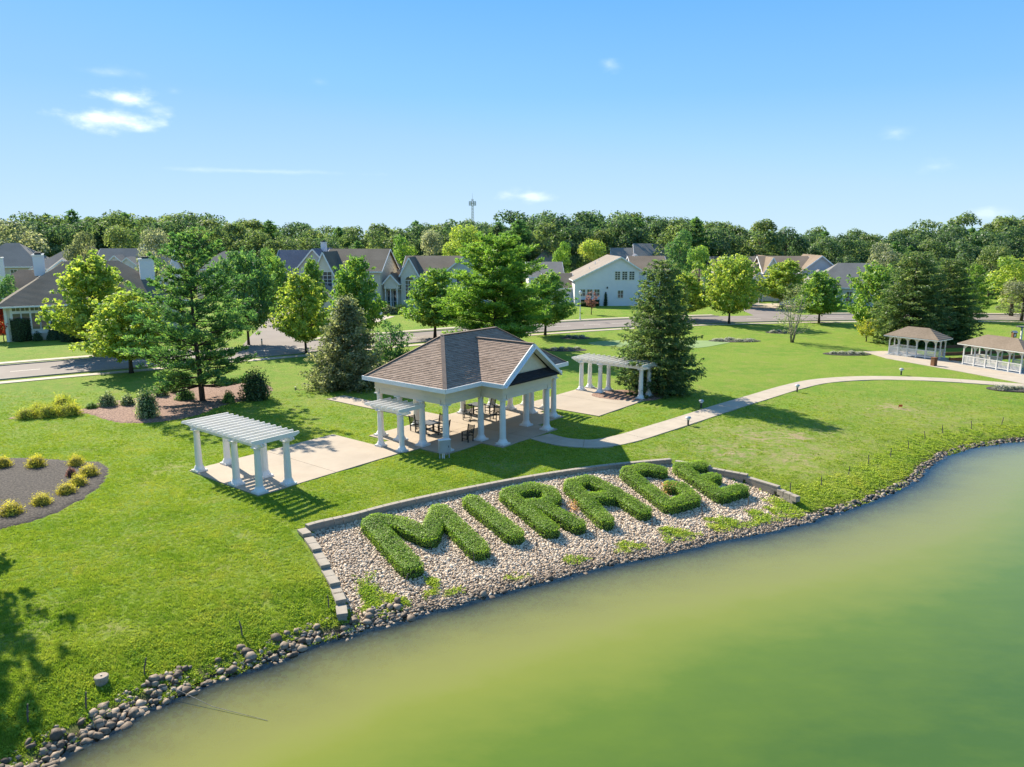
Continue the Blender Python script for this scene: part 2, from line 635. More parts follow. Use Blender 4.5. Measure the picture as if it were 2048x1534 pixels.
def siding(name, a, b, pitch=7.0):
    m, nt, N, L = nodes_of(name)
    out = N('ShaderNodeOutputMaterial')
    p = N('ShaderNodeBsdfPrincipled')
    p.inputs['Roughness'].default_value = 0.55
    n1 = noise(N, L, 0.8, 4)
    r = ramp(N, [(0.3, a), (0.7, b)])
    L(n1.outputs[0], r.inputs[0]); L(r.outputs[0], p.inputs['Base Color'])
    w = N('ShaderNodeTexWave'); w.bands_direction = 'Z'; w.wave_profile = 'SAW'
    w.inputs['Scale'].default_value = pitch / 6.28
    tc = N('ShaderNodeTexCoord'); L(tc.outputs['Object'], w.inputs['Vector'])
    bp = N('ShaderNodeBump'); bp.inputs['Strength'].default_value = 0.4; bp.inputs['Distance'].default_value = 0.02
    L(w.outputs['Fac'], bp.inputs['Height']); L(bp.outputs[0], p.inputs['Normal'])
    L(p.outputs[0], out.inputs[0])
    return m


M['side_white'] = siding('white_siding', (0.73, 0.70, 0.73), (0.68, 0.65, 0.68))
M['side_grey'] = siding('grey_siding', (0.46, 0.475, 0.50), (0.41, 0.425, 0.45))
M['side_cream'] = siding('cream_siding', (0.62, 0.56, 0.44), (0.56, 0.50, 0.40))
M['side_sage'] = siding('pale_sage_siding', (0.56, 0.58, 0.52), (0.50, 0.52, 0.47))
M['side_tan'] = siding('tan_siding', (0.50, 0.44, 0.35), (0.45, 0.39, 0.31))

# leaf colours (dark, middle, light)
LEAF = {
    'maple': [(0.0, (0.020, 0.052, 0.012)), (0.5, (0.050, 0.100, 0.016)), (1.0, (0.118, 0.150, 0.024))],
    'maple_yellow': [(0.0, (0.034, 0.068, 0.012)), (0.5, (0.088, 0.130, 0.018)), (1.0, (0.170, 0.180, 0.030))],
    'maple_dark': [(0.0, (0.014, 0.040, 0.014)), (0.5, (0.032, 0.075, 0.020)), (1.0, (0.075, 0.115, 0.030))],
    'pine': [(0.0, (0.014, 0.042, 0.014)), (0.5, (0.032, 0.074, 0.019)), (1.0, (0.088, 0.130, 0.026))],
    'pine_bright': [(0.0, (0.024, 0.060, 0.010)), (0.5, (0.054, 0.105, 0.014)), (1.0, (0.115, 0.160, 0.022))],
    'spruce': [(0.0, (0.018, 0.038, 0.014)), (0.5, (0.038, 0.068, 0.020)), (1.0, (0.090, 0.112, 0.036))],
    'olive': [(0.0, (0.032, 0.045, 0.020)), (0.5, (0.066, 0.085, 0.036)), (1.0, (0.150, 0.160, 0.080))],
    'pale': [(0.0, (0.050, 0.070, 0.036)), (0.5, (0.095, 0.118, 0.060)), (1.0, (0.190, 0.195, 0.120))],
    'birch': [(0.0, (0.045, 0.075, 0.025)), (0.5, (0.090, 0.125, 0.045)), (1.0, (0.200, 0.205, 0.110))],
    'wood': [(0.0, (0.016, 0.036, 0.017)), (0.5, (0.034, 0.066, 0.024)), (1.0, (0.080, 0.104, 0.034))],
    'wood_b': [(0.0, (0.024, 0.046, 0.017)), (0.5, (0.052, 0.084, 0.024)), (1.0, (0.112, 0.130, 0.038))],
    'gold': [(0.0, (0.110, 0.120, 0.012)), (0.5, (0.260, 0.230, 0.022)), (1.0, (0.440, 0.370, 0.045))],
    'gold_green': [(0.0, (0.060, 0.095, 0.012)), (0.5, (0.145, 0.170, 0.020)), (1.0, (0.260, 0.250, 0.036))],
    'box': [(0.0, (0.012, 0.034, 0.012)), (0.5, (0.024, 0.055, 0.016)), (1.0, (0.050, 0.085, 0.022))],
    'hedge': [(0.0, (0.070, 0.140, 0.012)), (0.5, (0.125, 0.215, 0.020)), (1.0, (0.185, 0.270, 0.030))],
    'weed': [(0.0, (0.060, 0.120, 0.012)), (0.5, (0.130, 0.200, 0.020)), (1.0, (0.250, 0.270, 0.030))],
    'red': [(0.0, (0.16, 0.020, 0.012)), (0.5, (0.34, 0.045, 0.022)), (1.0, (0.50, 0.10, 0.04))],
    'plum': [(0.0, (0.055, 0.024, 0.026)), (0.5, (0.115, 0.055, 0.050)), (1.0, (0.23, 0.135, 0.115))],
    'varieg': [(0.0, (0.030, 0.070, 0.018)), (0.5, (0.085, 0.125, 0.040)), (1.0, (0.270, 0.290, 0.170))],
    'bloom': [(0.0, (0.10, 0.14, 0.07)), (0.45, (0.24, 0.27, 0.19)), (1.0, (0.50, 0.50, 0.46))],
    'dead': [(0.0, (0.09, 0.055, 0.025)), (1.0, (0.20, 0.12, 0.05))],
}
LEAF_GAIN = {'hedge': 1.9, 'gold': 2.0, 'gold_green': 2.6, 'bloom': 1.3, 'red': 1.5, 'wood': 2.7, 'wood_b': 2.7, 'pale': 2.5, 'olive': 2.6, 'box': 2.2, 'plum': 2.0, 'varieg': 2.3, 'birch': 2.2, 'spruce': 3.0}
for k, st in LEAF.items():
    g_ = LEAF_GAIN.get(k, 3.3)
    M['leaf_' + k] = leafy('leaf_' + k, [(p_, (min(0.8, col_[0] * g_ * 1.1), min(0.8, col_[1] * g_), min(0.8, col_[2] * g_ * 1.2))) for p_, col_ in st])


# ---------------------------------------------------------------- ground material and sheet
def ground_material():
    m, nt, N, L = nodes_of('lawn_and_pond_bed')
    out = N('ShaderNodeOutputMaterial')
    p = N('ShaderNodeBsdfPrincipled')
    p.inputs['Roughness'].default_value = 0.95
    p.inputs['Specular IOR Level'].default_value = 0.12
    pos = N('ShaderNodeNewGeometry').outputs['Position']

    def mixc(fac, a, b):
        n = N('ShaderNodeMixRGB')
        for i, x in enumerate((fac, a, b)):
            if isinstance(x, tuple):
                n.inputs[i].default_value = (*x, 1)
            elif isinstance(x, float):
                n.inputs[i].default_value = x
            else:
                L(x, n.inputs[i])
        return n.outputs[0]

    def mr(x, a, b, c=0.0, d=1.0):
        n = N('ShaderNodeMapRange')
        L(x, n.inputs[0])
        for i, q in enumerate((a, b, c, d)):
            n.inputs[i + 1].default_value = q
        return n.outputs[0]

    def mul(a, b):
        n = N('ShaderNodeMath'); n.operation = 'MULTIPLY'
        for i, x in enumerate((a, b)):
            if isinstance(x, float):
                n.inputs[i].default_value = x
            else:
                L(x, n.inputs[i])
        return n.outputs[0]

    big = noise(N, L, 0.13, 3, 0.5, pos).outputs[0]
    mid = noise(N, L, 0.75, 5, 0.65, pos).outputs[0]
    fine = noise(N, L, 5.5, 5, 0.75, pos).outputs[0]
    tiny = noise(N, L, 22.0, 3, 0.7, pos).outputs[0]
    c = mixc(mr(big, 0.42, 0.58), (0.175, 0.290, 0.030), (0.245, 0.335, 0.040))
    c = mixc(mr(mid, 0.44, 0.60, 0, 0.9), c, (0.290, 0.330, 0.055))
    c = mixc(mr(fine, 0.38, 0.66, 0.75, 0.0), c, (0.085, 0.170, 0.018))
    c = mixc(mr(tiny, 0.55, 0.75, 0.0, 0.35), c, (0.21, 0.27, 0.03))
    dry = N('ShaderNodeAttribute'); dry.attribute_name = 'dry'
    dn = noise(N, L, 1.5, 6, 0.75, pos, stretch=(1, 1.5, 1)).outputs[0]
    dm = mul(mr(dn, 0.44, 0.66), dry.outputs['Fac'])
    c = mixc(dm, c, (0.36, 0.28, 0.16))
    sp = noise(N, L, 0.5, 6, 0.7, pos).outputs[0]
    c = mixc(mr(sp, 0.53, 0.70, 0, 0.6), c, (0.29, 0.25, 0.085))
    s = N('ShaderNodeAttribute'); s.attribute_name = 'shore'
    sv = s.outputs['Fac']
    wn = noise(N, L, 1.1, 4, 0.6, pos).outputs[0]
    wk = mul(mr(sv, 7.5, 1.0), mr(wn, 0.25, 0.62))
    c = mixc(wk, c, (0.270, 0.320, 0.040))
    soil = mul(mr(sv, 1.3, 0.5), 1.0)
    c = mixc(soil, c, (0.060, 0.052, 0.040))
    # the pond bed: pale sand and algae, stones' mud near the edge
    an = noise(N, L, 0.35, 5, 0.6, pos, stretch=(1, 2.0, 1)).outputs[0]
    an2 = noise(N, L, 1.6, 4, 0.65, pos).outputs[0]
    bedc = mixc(mr(an, 0.36, 0.64), (0.50, 0.44, 0.19), (0.60, 0.54, 0.14))
    bedc = mixc(mr(an2, 0.45, 0.75, 0, 0.55), bedc, (0.24, 0.25, 0.10))
    c = mixc(mr(sv, 0.0, -0.5), c, bedc)
    L(c, p.inputs['Base Color'])
    bp = N('ShaderNodeBump')
    bp.inputs['Strength'].default_value = 0.9
    bp.inputs['Distance'].default_value = 0.07
    bh = N('ShaderNodeMath'); bh.operation = 'ADD'
    L(fine, bh.inputs[0]); L(tiny, bh.inputs[1])
    L(bh.outputs[0], bp.inputs['Height'])
    L(bp.outputs[0], p.inputs['Normal'])
    L(p.outputs[0], out.inputs[0])
    return m


DRY_GAIN = 1.5
DRY = [(1470, 905, 3.2, .9), (1580, 925, 3.0, 1), (1530, 875, 3.5, .9), (1640, 900, 3.0, .8), (1440, 860, 2.5, .6), (1700, 880, 3.5, .55), (1590, 872, 1.2, 1.6),
       (1605, 912, 1.1, 1.7), (1790, 815, 1.4, 1.5), (1800, 830, 5, .45), (1900, 850, 6, .55), (228, 1256, 0.38, 1.0), (210, 1272, 0.34, 0.8), (1320, 905, 2.0, .5),
       (480, 1070, 0.8, .35), (350, 935, 1.5, .5), (1380, 880, 2.0, .5), (1000, 930, 1.6, .35), (60, 1250, 2, .3), (900, 800, 3, .45), (640, 800, 2, .3)]


def ground_sheet():
    def axis(lo, hi, step, far):
        a = list(np.arange(lo, hi + 1e-6, step))
        d, x, y = step, a[0], a[-1]
        left, right = [], []
        while x > -far:
            d = min(d * 1.35, 120); x -= d; left.append(x)
        d = step
        while y < far:
            d = min(d * 1.35, 120); y += d; right.append(y)
        return np.array(left[::-1] + a + right)
    xs = axis(-30, 46, 0.30, 2600)
    ys = axis(10, 66, 0.30, 2600)
    X, Y = np.meshgrid(xs, ys)
    P = np.stack([X.ravel(), Y.ravel()], 1)
    s = np.full(len(P), 40.0)
    near = (P[:, 0] > -60) & (P[:, 0] < 170) & (P[:, 1] < 90) & (P[:, 1] > -75)
    s[near] = shore_s(P[near])
    far_pond = in_poly(P[~near], SH)
    z = terrain(P, s)
    nx, ny = len(xs), len(ys)
    idx = np.arange(nx * ny).reshape(ny, nx)
    F = np.stack([idx[:-1, :-1].ravel(), idx[:-1, 1:].ravel(), idx[1:, 1:].ravel(), idx[1:, :-1].ravel()], 1)
    me = np_mesh('ground', np.column_stack([P, z]), F, ground_material(), smooth=True)
    a = me.attributes.new('shore', 'FLOAT', 'POINT')
    a.data.foreach_set('value', np.clip(s, -40, 40).astype(np.float32))
    dv = np.full(len(P), 0.04)
    for (u, v, r, k) in DRY:
        x, y, _ = land_at(u, v)
        d2 = ((P[:, 0] - x) ** 2 + (P[:, 1] - y) ** 2) / (r * r)
        dv = np.maximum(dv, DRY_GAIN * k * np.exp(-d2))
    b = me.attributes.new('dry', 'FLOAT', 'POINT')
    b.data.foreach_set('value', dv.astype(np.float32))
    o = from_mesh('ground', me)
    tag(o, 'mown green lawn sloping down to the pond bed', None, None, 'structure')
    return o


ground_sheet()


# ---------------------------------------------------------------- pond
def pond_water():
    """one water sheet; how murky it looks follows the real depth of water below each point"""
    m, nt, N, L = nodes_of('pond_water')
    out = N('ShaderNodeOutputMaterial')
    pos = N('ShaderNodeNewGeometry').outputs['Position']
    n = noise(N, L, 1.1, 4, 0.6, pos, stretch=(1, 2.4, 1))
    n2 = noise(N, L, 11.0, 3, 0.6, pos, stretch=(1, 2.2, 1))
    ad = N('ShaderNodeMath'); ad.operation = 'MULTIPLY_ADD'; ad.inputs[1].default_value = 0.25
    L(n2.outputs[0], ad.inputs[0]); L(n.outputs[0], ad.inputs[2])
    bp = N('ShaderNodeBump'); bp.inputs['Strength'].default_value = 0.07; bp.inputs['Distance'].default_value = 0.10
    L(ad.outputs[0], bp.inputs['Height'])
    dep = N('ShaderNodeAttribute'); dep.attribute_name = 'depth'

    def mth(op, a, b=0.0, clamp=False):
        q = N('ShaderNodeMath'); q.operation = op; q.use_clamp = clamp
        for i, x in enumerate((a, b)):
            if isinstance(x, float):
                q.inputs[i].default_value = x
            else:
                L(x, q.inputs[i])
        return q.outputs[0]
    nb = noise(N, L, 0.35, 6, 0.65, pos, stretch=(1, 1.8, 1)).outputs[0]
    dd = mth('MULTIPLY', dep.outputs['Fac'], mth('ADD', mth('MULTIPLY', nb, 0.5), 0.75))
    murk = mth('SUBTRACT', 1.0, mth('POWER', 2.71828, mth('MULTIPLY', mth('MAXIMUM', mth('SUBTRACT', dd, 0.13), 0.0), -2.1)), True)
    cr = ramp(N, [(0.0, (0.33, 0.305, 0.125)), (0.15, (0.285, 0.280, 0.072)), (0.34, (0.185, 0.212, 0.028)), (0.62, (0.092, 0.146, 0.015)), (1.0, (0.048, 0.098, 0.015))])
    L(mth('DIVIDE', dd, 3.6, True), cr.inputs[0])
    df = N('ShaderNodeBsdfDiffuse'); L(cr.outputs[0], df.inputs['Color'])
    tr = N('ShaderNodeBsdfTransparent'); tr.inputs['Color'].default_value = (0.95, 0.97, 0.86, 1)
    body = N('ShaderNodeMixShader')
    L(murk, body.inputs[0]); L(tr.outputs[0], body.inputs[1]); L(df.outputs[0], body.inputs[2])
    gl = N('ShaderNodeBsdfGlossy')
    gl.inputs['Roughness'].default_value = 0.03
    gl.inputs['Color'].default_value = (1, 1, 1, 1)
    fr = N('ShaderNodeFresnel'); fr.inputs['IOR'].default_value = 1.33
    L(bp.outputs[0], gl.inputs['Normal']); L(bp.outputs[0], fr.inputs['Normal'])
    mx = N('ShaderNodeMixShader')
    L(fr.outputs[0], mx.inputs[0]); L(body.outputs[0], mx.inputs[1]); L(gl.outputs[0], mx.inputs[2])
    L(mx.outputs[0], out.inputs['Surface'])
    xs = np.concatenate([np.arange(-20, 46, 0.5), np.arange(46, 160, 6.0)])
    ys = np.concatenate([np.arange(-70, 12, 6.0), np.arange(12, 56, 0.5)])
    X, Y = np.meshgrid(xs, ys)
    P = np.stack([X.ravel(), Y.ravel()], 1)
    s = shore_s(P)
    d = WATER_Z - terrain(P, s)
    idx = np.arange(len(P)).reshape(len(ys), len(xs))
    F = np.stack([idx[:-1, :-1].ravel(), idx[:-1, 1:].ravel(), idx[1:, 1:].ravel(), idx[1:, :-1].ravel()], 1)
    F = F[(s[F] < 0.8).any(1)]
    me = np_mesh('pond_water', np.column_stack([P, np.full(len(P), WATER_Z)]), F, m)
    a = me.attributes.new('depth', 'FLOAT', 'POINT')
    a.data.foreach_set('value', np.clip(d, 0, 6).astype(np.float32))
    tag(from_mesh('pond_water', me), 'calm murky green pond water', None, None, 'structure')


pond_water()


# ---------------------------------------------------------------- roads, kerbs, pavements
def offset_line(P, d):
    P = np.asarray(P, float)
    out = []
    for i in range(len(P)):
        t = P[min(i + 1, len(P) - 1)] - P[max(i - 1, 0)]
        t /= np.linalg.norm(t)
        out.append(P[i] + np.array([-t[1], t[0]]) * d)
    return np.array(out)


def strip(A, B, z0, z1):
    mb = MB()
    n = len(A)
    vs = [(*p, z1) for p in A] + [(*p, z1) for p in B] + [(*p, z0) for p in A] + [(*p, z0) for p in B]
    fs = []
    for i in range(n - 1):
        fs += [(i, i + 1, n + i + 1, n + i), (2 * n + i, 2 * n + i + 1, i + 1, i), (n + i, n + i + 1, 3 * n + i + 1, 3 * n + i)]
    fs += [(0, n, 3 * n, 2 * n), (n - 1, 3 * n - 1, 4 * n - 1, 2 * n - 1)]
    return mb.add(vs, fs)


NEAR_EDGE = smooth_poly(np.array([(-110, 22), (-75, 50.5), (-48.9, 70.4), (-36.9, 78.6), (-23.5, 87.8), (-12.9, 95.4), (1.7, 105.0), (14.6, 111.7), (28.5, 116.9), (39.7, 119.6), (56.8, 121.8), (79.5, 121.8), (120, 116), (200, 100)], float), 5)
ROADW = 9.2
FAR_EDGE = offset_line(NEAR_EDGE, ROADW)
struct('road', strip(NEAR_EDGE, FAR_EDGE, -0.3, 0.030), M['asphalt'], 'grey asphalt road curving past the lawn')
left_street = smooth_poly(np.array([(-29, 90), (-31.5, 101), (-35, 116), (-44, 140), (-60, 165)], float), 4)
right_street = smooth_poly(np.array([(45, 122), (46.5, 138), (46.5, 156), (43, 178), (34, 205)], float), 4)
for st, nm in ((left_street, 'grey asphalt side street beyond the maples on the left'), (right_street, 'grey asphalt side street between the houses on the right')):
    struct('side_street', strip(offset_line(st, 4.0), offset_line(st, -4.0), -0.3, 0.034), M['asphalt'], nm)
struct('kerb', strip(offset_line(NEAR_EDGE, -0.16), NEAR_EDGE, -0.3, 0.13), M['kerb'], 'pale concrete kerb on the near side of the road')


def without(line, spans):
    """split a polyline where it crosses the openings (x ranges)"""
    out, cur = [], []
    for p in line:
        if any(a < p[0] < b for a, b in spans):
            if len(cur) > 1:
                out.append(np.array(cur))
            cur = []
        else:
            cur.append(p)
    if len(cur) > 1:
        out.append(np.array(cur))
    return out


def dense(line, step):
    out = [line[0]]
    for i in range(len(line) - 1):
        n = max(1, int(np.linalg.norm(line[i + 1] - line[i]) / step))
        for k in range(1, n + 1):
            out.append(line[i] + (line[i + 1] - line[i]) * k / n)
    return np.array(out)


GAPS = [(-38, -27), (37, 53)]
for part in without(dense(FAR_EDGE, 1.5), GAPS):
    struct('kerb', strip(part, offset_line(part, 0.16), -0.3, 0.13), M['kerb'], 'pale concrete kerb on the far side of the road')
    struct('sidewalk', strip(offset_line(part, 1.5), offset_line(part, 2.8), -0.3, 0.055), M['walk'], 'pale sidewalk in front of the houses')
struct('sidewalk', strip(offset_line(NEAR_EDGE, -2.5), offset_line(NEAR_EDGE, -1.3), -0.3, 0.055), M['walk'], 'pale sidewalk between the lawn and the road')
mid = dense(offset_line(NEAR_EDGE, ROADW / 2), 0.5)
mk = MB()
i = 0
while i < len(mid) - 7:
    seg = mid[i:i + 6]
    A, B = offset_line(seg, 0.09), offset_line(seg, -0.09)
    for k in range(len(seg) - 1):
        mk.add([(*A[k], 0.036), (*B[k], 0.036), (*B[k + 1], 0.036), (*A[k + 1], 0.036)], [(3, 2, 1, 0)])
    i += 9
struct('lane_marking', mk, M['marking'], 'worn pale dashed line along the road')
# driveways and far lawns' paving
for poly, nm in (([(-31, 112), (-22, 116), (-20, 128), (-30, 132)], 'pale driveway behind the maples'),
                 ([(48, 143), (62, 146), (60, 154), (48, 152)], 'pale driveway in front of the cream houses')):
    struct('driveway', MB().prism(poly, -0.3, 0.042), M['walk'], nm)

# ---------------------------------------------------------------- pavilion frame of reference
A0 = np.array(ground_at(892.4, 902.9))
TH = RAD(51.5)
UU = np.array([math.cos(TH), math.sin(TH)])
VV = np.array([UU[1], -UU[0]])
# local axes: x = u (along the long front), y = -v (to the back); rotation TH puts x on U and y on -V


def uv(u, v):
    p = A0 + UU * u + VV * v
    return float(p[0]), float(p[1])


def slab_panels(label, rects, z=0.05, gap=0.012):
    root = thing('concrete_slab', None, None, (A0[0], A0[1], 0), TH)
    root['kind'] = 'structure'
    root['label'] = label
    for (u0, u1, v0, v1) in rects:
        MB().box(u0 + gap, u1 - gap, -v1 + gap, -v0 - gap, -0.4, z).build('panel', M['concrete'], root)
    return root


slab_panels('beige concrete pad under the near pergola', [(-12.35, -7.2, -8.95, -1.95), (-7.2, -1.9, -8.95, -1.95)])
slab_panels('beige concrete floor under the pavilion roof', [(-0.6, 5.9, -6.75, -3.1), (5.9, 12.4, -6.75, -3.1), (-0.6, 5.9, -3.1, 0.55), (5.9, 12.4, -3.1, 0.55),
                                                              (2.8, 5.9, 0.55, 2.35), (5.9, 9.0, 0.55, 2.35), (-1.9, -0.6, -4.7, -1.75), (12.4, 14.1, -4.7, -1.75)])
slab_panels('beige concrete pad under the far pergola', [(14.1, 18.6, -4.4, 2.6), (18.6, 23.3, -4.4, 2.6)])
slab_panels('beige concrete walkway behind the pavilion', [(5.0, 6.9, -9.6, -6.75), (5.0, 6.9, -12.6, -9.6), (5.0, 6.9, -15.6, -12.6), (5.0, 6.9, -18.6, -15.6)])

PATH = smooth_poly(np.array([ground_at(*p) for p in [(1080, 873), (1125, 884), (1190, 888), (1250, 878), (1310, 860), (1380, 838), (1450, 815), (1520, 794), (1580, 776), (1640, 763), (1720, 757), (1800, 757), (1900, 761), (2048, 772), (2150, 781), (2300, 796)]]), 6)


def footpath():
    root = thing('footpath', None, None)
    root['kind'] = 'structure'
    root['label'] = 'winding pale concrete footpath across the lawn'
    ln = dense(PATH, 0.4)
    cum = np.concatenate([[0], np.cumsum(np.hypot(*np.diff(ln, axis=0).T))])
    A, B = offset_line(ln, 0.95), offset_line(ln, -0.95)
    i = 0
    while i < len(ln) - 2:
        j = min(i + 5, len(ln) - 1)
        a = A[i:j + 1].copy(); b = B[i:j + 1].copy()
        d = a[-1] - a[-2]; a[-1] -= d / np.linalg.norm(d) * 0.025
        d = b[-1] - b[-2]; b[-1] -= d / np.linalg.norm(d) * 0.025
        strip(b, a, -0.3, 0.045).build('panel', M['walk'], root)
        i = j


footpath()

# mulch beds
MULCH1 = [ground_at(*p, -0.08) for p in [(0, 920), (60, 918), (150, 924), (200, 927), (219, 940), (215, 958), (195, 983), (150, 1012), (80, 1043), (0, 1062), (-120, 1080), (-140, 980), (-60, 925)]]
MULCH2 = [ground_at(*p) for p in [(10, 838), (60, 827), (120, 818), (165, 818), (190, 808), (215, 802), (260, 799), (300, 789), (330, 779), (400, 770), (470, 767), (520, 767), (546, 776), (540, 788), (520, 796), (490, 802), (450, 810), (400, 829), (350, 840), (300, 846), (250, 847), (210, 840), (170, 827), (140, 832), (90, 835), (40, 839)]]


def bed_sheet(name, poly, mat, label, lift=0.05, step=0.25):
    poly = smooth_poly(np.array(list(poly) + [poly[0]]), 4)[:-1]
    lo, hi = poly.min(0), poly.max(0)
    xs = np.arange(lo[0] - step, hi[0] + step, step); ys = np.arange(lo[1] - step, hi[1] + step, step)
    X, Y = np.meshgrid(xs, ys)
    P = np.stack([X.ravel(), Y.ravel()], 1)
    d = line_dist(P, np.vstack([poly, poly[:1]]))
    ins = in_poly(P, poly)
    sd = np.where(ins, d, -d)
    Z = terrain(P) + np.where(sd > 0, np.minimum(0.02 + sd * 0.12, lift + 0.05), -0.12 + 0 * sd) + rs.uniform(-0.012, 0.012, len(P))
    idx = np.arange(len(P)).reshape(len(ys), len(xs))
    F = np.stack([idx[:-1, :-1].ravel(), idx[:-1, 1:].ravel(), idx[1:, 1:].ravel(), idx[1:, :-1].ravel()], 1)
    keep = (sd[F] > -step * 1.5).any(1)
    o = from_mesh(name, np_mesh(name, np.column_stack([P, Z]), F[keep], mat, smooth=True))
    tag(o, label, None, None, 'structure')
    return poly


MP1 = bed_sheet('mulch_bed', MULCH1, M['mulch_dark'], 'dark mulch bed with yellow shrubs at the left edge')
MP2 = bed_sheet('mulch_bed', MULCH2, M['mulch_brown'], 'reddish brown mulch bed under the big pine')
cx, cy = ground_at(1322, 687)
struct('putting_green', MB().prism([(cx + 9.0 * math.cos(a) + 0.9 * math.sin(3 * a), cy + 3.6 * math.sin(a) + 0.8 * math.cos(2 * a)) for a in np.linspace(0, 2 * math.pi, 40, endpoint=False)], -0.2, 0.03), M['green_felt'], 'smooth pale green putting surface behind the spruce')
sx, sy = ground_at(1318, 790)
bed_sheet('mulch_bed', [(sx - 2.8 + 3.3 * math.cos(a) , sy - 0.2 + 2.4 * math.sin(a)) for a in np.linspace(0, 2 * math.pi, 14, endpoint=False)], M['mulch_brown'], 'bare brown soil under the dark spruce')


# ---------------------------------------------------------------- stones
def ico(sub=0):
    t = (1 + 5 ** .5) / 2
    V = [(-1, t, 0), (1, t, 0), (-1, -t, 0), (1, -t, 0), (0, -1, t), (0, 1, t), (0, -1, -t), (0, 1, -t), (t, 0, -1), (t, 0, 1), (-t, 0, -1), (-t, 0, 1)]
    F = [(0, 11, 5), (0, 5, 1), (0, 1, 7), (0, 7, 10), (0, 10, 11), (1, 5, 9), (5, 11, 4), (11, 10, 2), (10, 7, 6), (7, 1, 8), (3, 9, 4), (3, 4, 2), (3, 2, 6), (3, 6, 8), (3, 8, 9), (4, 9, 5), (2, 4, 11), (6, 2, 10), (8, 6, 7), (9, 8, 1)]
    V = [np.array(v, float) / np.linalg.norm(v) for v in V]
    for _ in range(sub):
        cache = {}; F2 = []

        def mp(a, b):
            k = (min(a, b), max(a, b))
            if k not in cache:
                p = V[a] + V[b]
                V.append(p / np.linalg.norm(p)); cache[k] = len(V) - 1
            return cache[k]
        for a, b, c in F:
            x, y, z = mp(a, b), mp(b, c), mp(c, a)
            F2 += [(a, x, z), (b, y, x), (c, z, y), (x, y, z)]
        F = F2
    return np.array(V), np.array(F)


def stones(name, P, S, tint, mat, flat=0.65):
    """P (n,3) centres, S (n) sizes: joined low stones with uneven shapes"""
    V0, F0 = ico(0)
    n = len(P)
    k = len(V0)
    jit = 1 + rs.uniform(-0.2, 0.2, (n, k))
    V = V0[None] * jit[:, :, None]
    sc = np.stack([S * rs.uniform(0.42, 0.62, n), S * rs.uniform(0.36, 0.5, n), S * rs.uniform(0.3, 0.42, n) * flat / 0.65], 1)
    V = V * sc[:, None, :]
    a = rs.uniform(0, 6.28, n); ca, sa = np.cos(a)[:, None], np.sin(a)[:, None]
    tl = rs.normal(0, 0.25, (n, 1))
    X, Y, Z = V[:, :, 0], V[:, :, 1], V[:, :, 2]
    Z2 = Z + tl * X
    V = np.stack([X * ca - Y * sa, X * sa + Y * ca, Z2], 2) + P[:, None, :]
    F = (F0[None] + (np.arange(n) * k)[:, None, None]).reshape(-1, 3)
    return np_mesh(name, V.reshape(-1, 3), F, mat, np.repeat(tint, k), smooth=True)


M['gravel'] = tinted('river_gravel', [(0.0, (0.13, 0.090, 0.058)), (0.3, (0.36, 0.265, 0.180)), (0.65, (0.53, 0.415, 0.295)), (1.0, (0.72, 0.60, 0.455))], 0.75, 0.3, 60, 0.35, 0.08)
M['shore_stone'] = tinted('shore_stones', [(0.0, (0.050, 0.038, 0.028)), (0.5, (0.165, 0.128, 0.092)), (1.0, (0.36, 0.29, 0.215))], 0.7, 0.4, 40, 0.35, 0.08)


def rock_material():
    m, nt, N, L = nodes_of('bank_rock')
    out = N('ShaderNodeOutputMaterial')
    p = N('ShaderNodeBsdfPrincipled'); p.inputs['Roughness'].default_value = 0.7
    p.inputs['Specular IOR Level'].default_value = 0.35
    oi = N('ShaderNodeObjectInfo')
    r = ramp(N, [(0.0, (0.075, 0.053, 0.036)), (0.35, (0.150, 0.110, 0.075)), (0.7, (0.25, 0.188, 0.130)), (1.0, (0.38, 0.295, 0.210))])
    L(oi.outputs['Random'], r.inputs[0])
    n = noise(N, L, 5.0, 5, 0.65)
    mu = N('ShaderNodeMixRGB'); mu.blend_type = 'MULTIPLY'; mu.inputs[0].default_value = 0.75
    r2 = ramp(N, [(0.3, (0.6, 0.58, 0.55)), (0.7, (1.15, 1.12, 1.08))])
    L(n.outputs[0], r2.inputs[0]); L(r.outputs[0], mu.inputs[1]); L(r2.outputs[0], mu.inputs[2])
    L(mu.outputs[0], p.inputs['Base Color'])
    bp = N('ShaderNodeBump'); bp.inputs['Strength'].default_value = 0.4; bp.inputs['Distance'].default_value = 0.03
    L(n.outputs[0], bp.inputs['Height']); L(bp.outputs[0], p.inputs['Normal'])
    L(p.outputs[0], out.inputs[0])
    return m


M['rock'] = rock_material()


def jitter_grid(lo, hi, step):
    xs = np.arange(lo[0], hi[0], step); ys = np.arange(lo[1], hi[1], step * 0.87)
    X, Y = np.meshgrid(xs, ys)
    X = X + (np.arange(len(ys)) % 2)[:, None] * step * 0.5
    P = np.stack([X.ravel(), Y.ravel()], 1)
    return P + rs.uniform(-0.33, 0.33, P.shape) * step


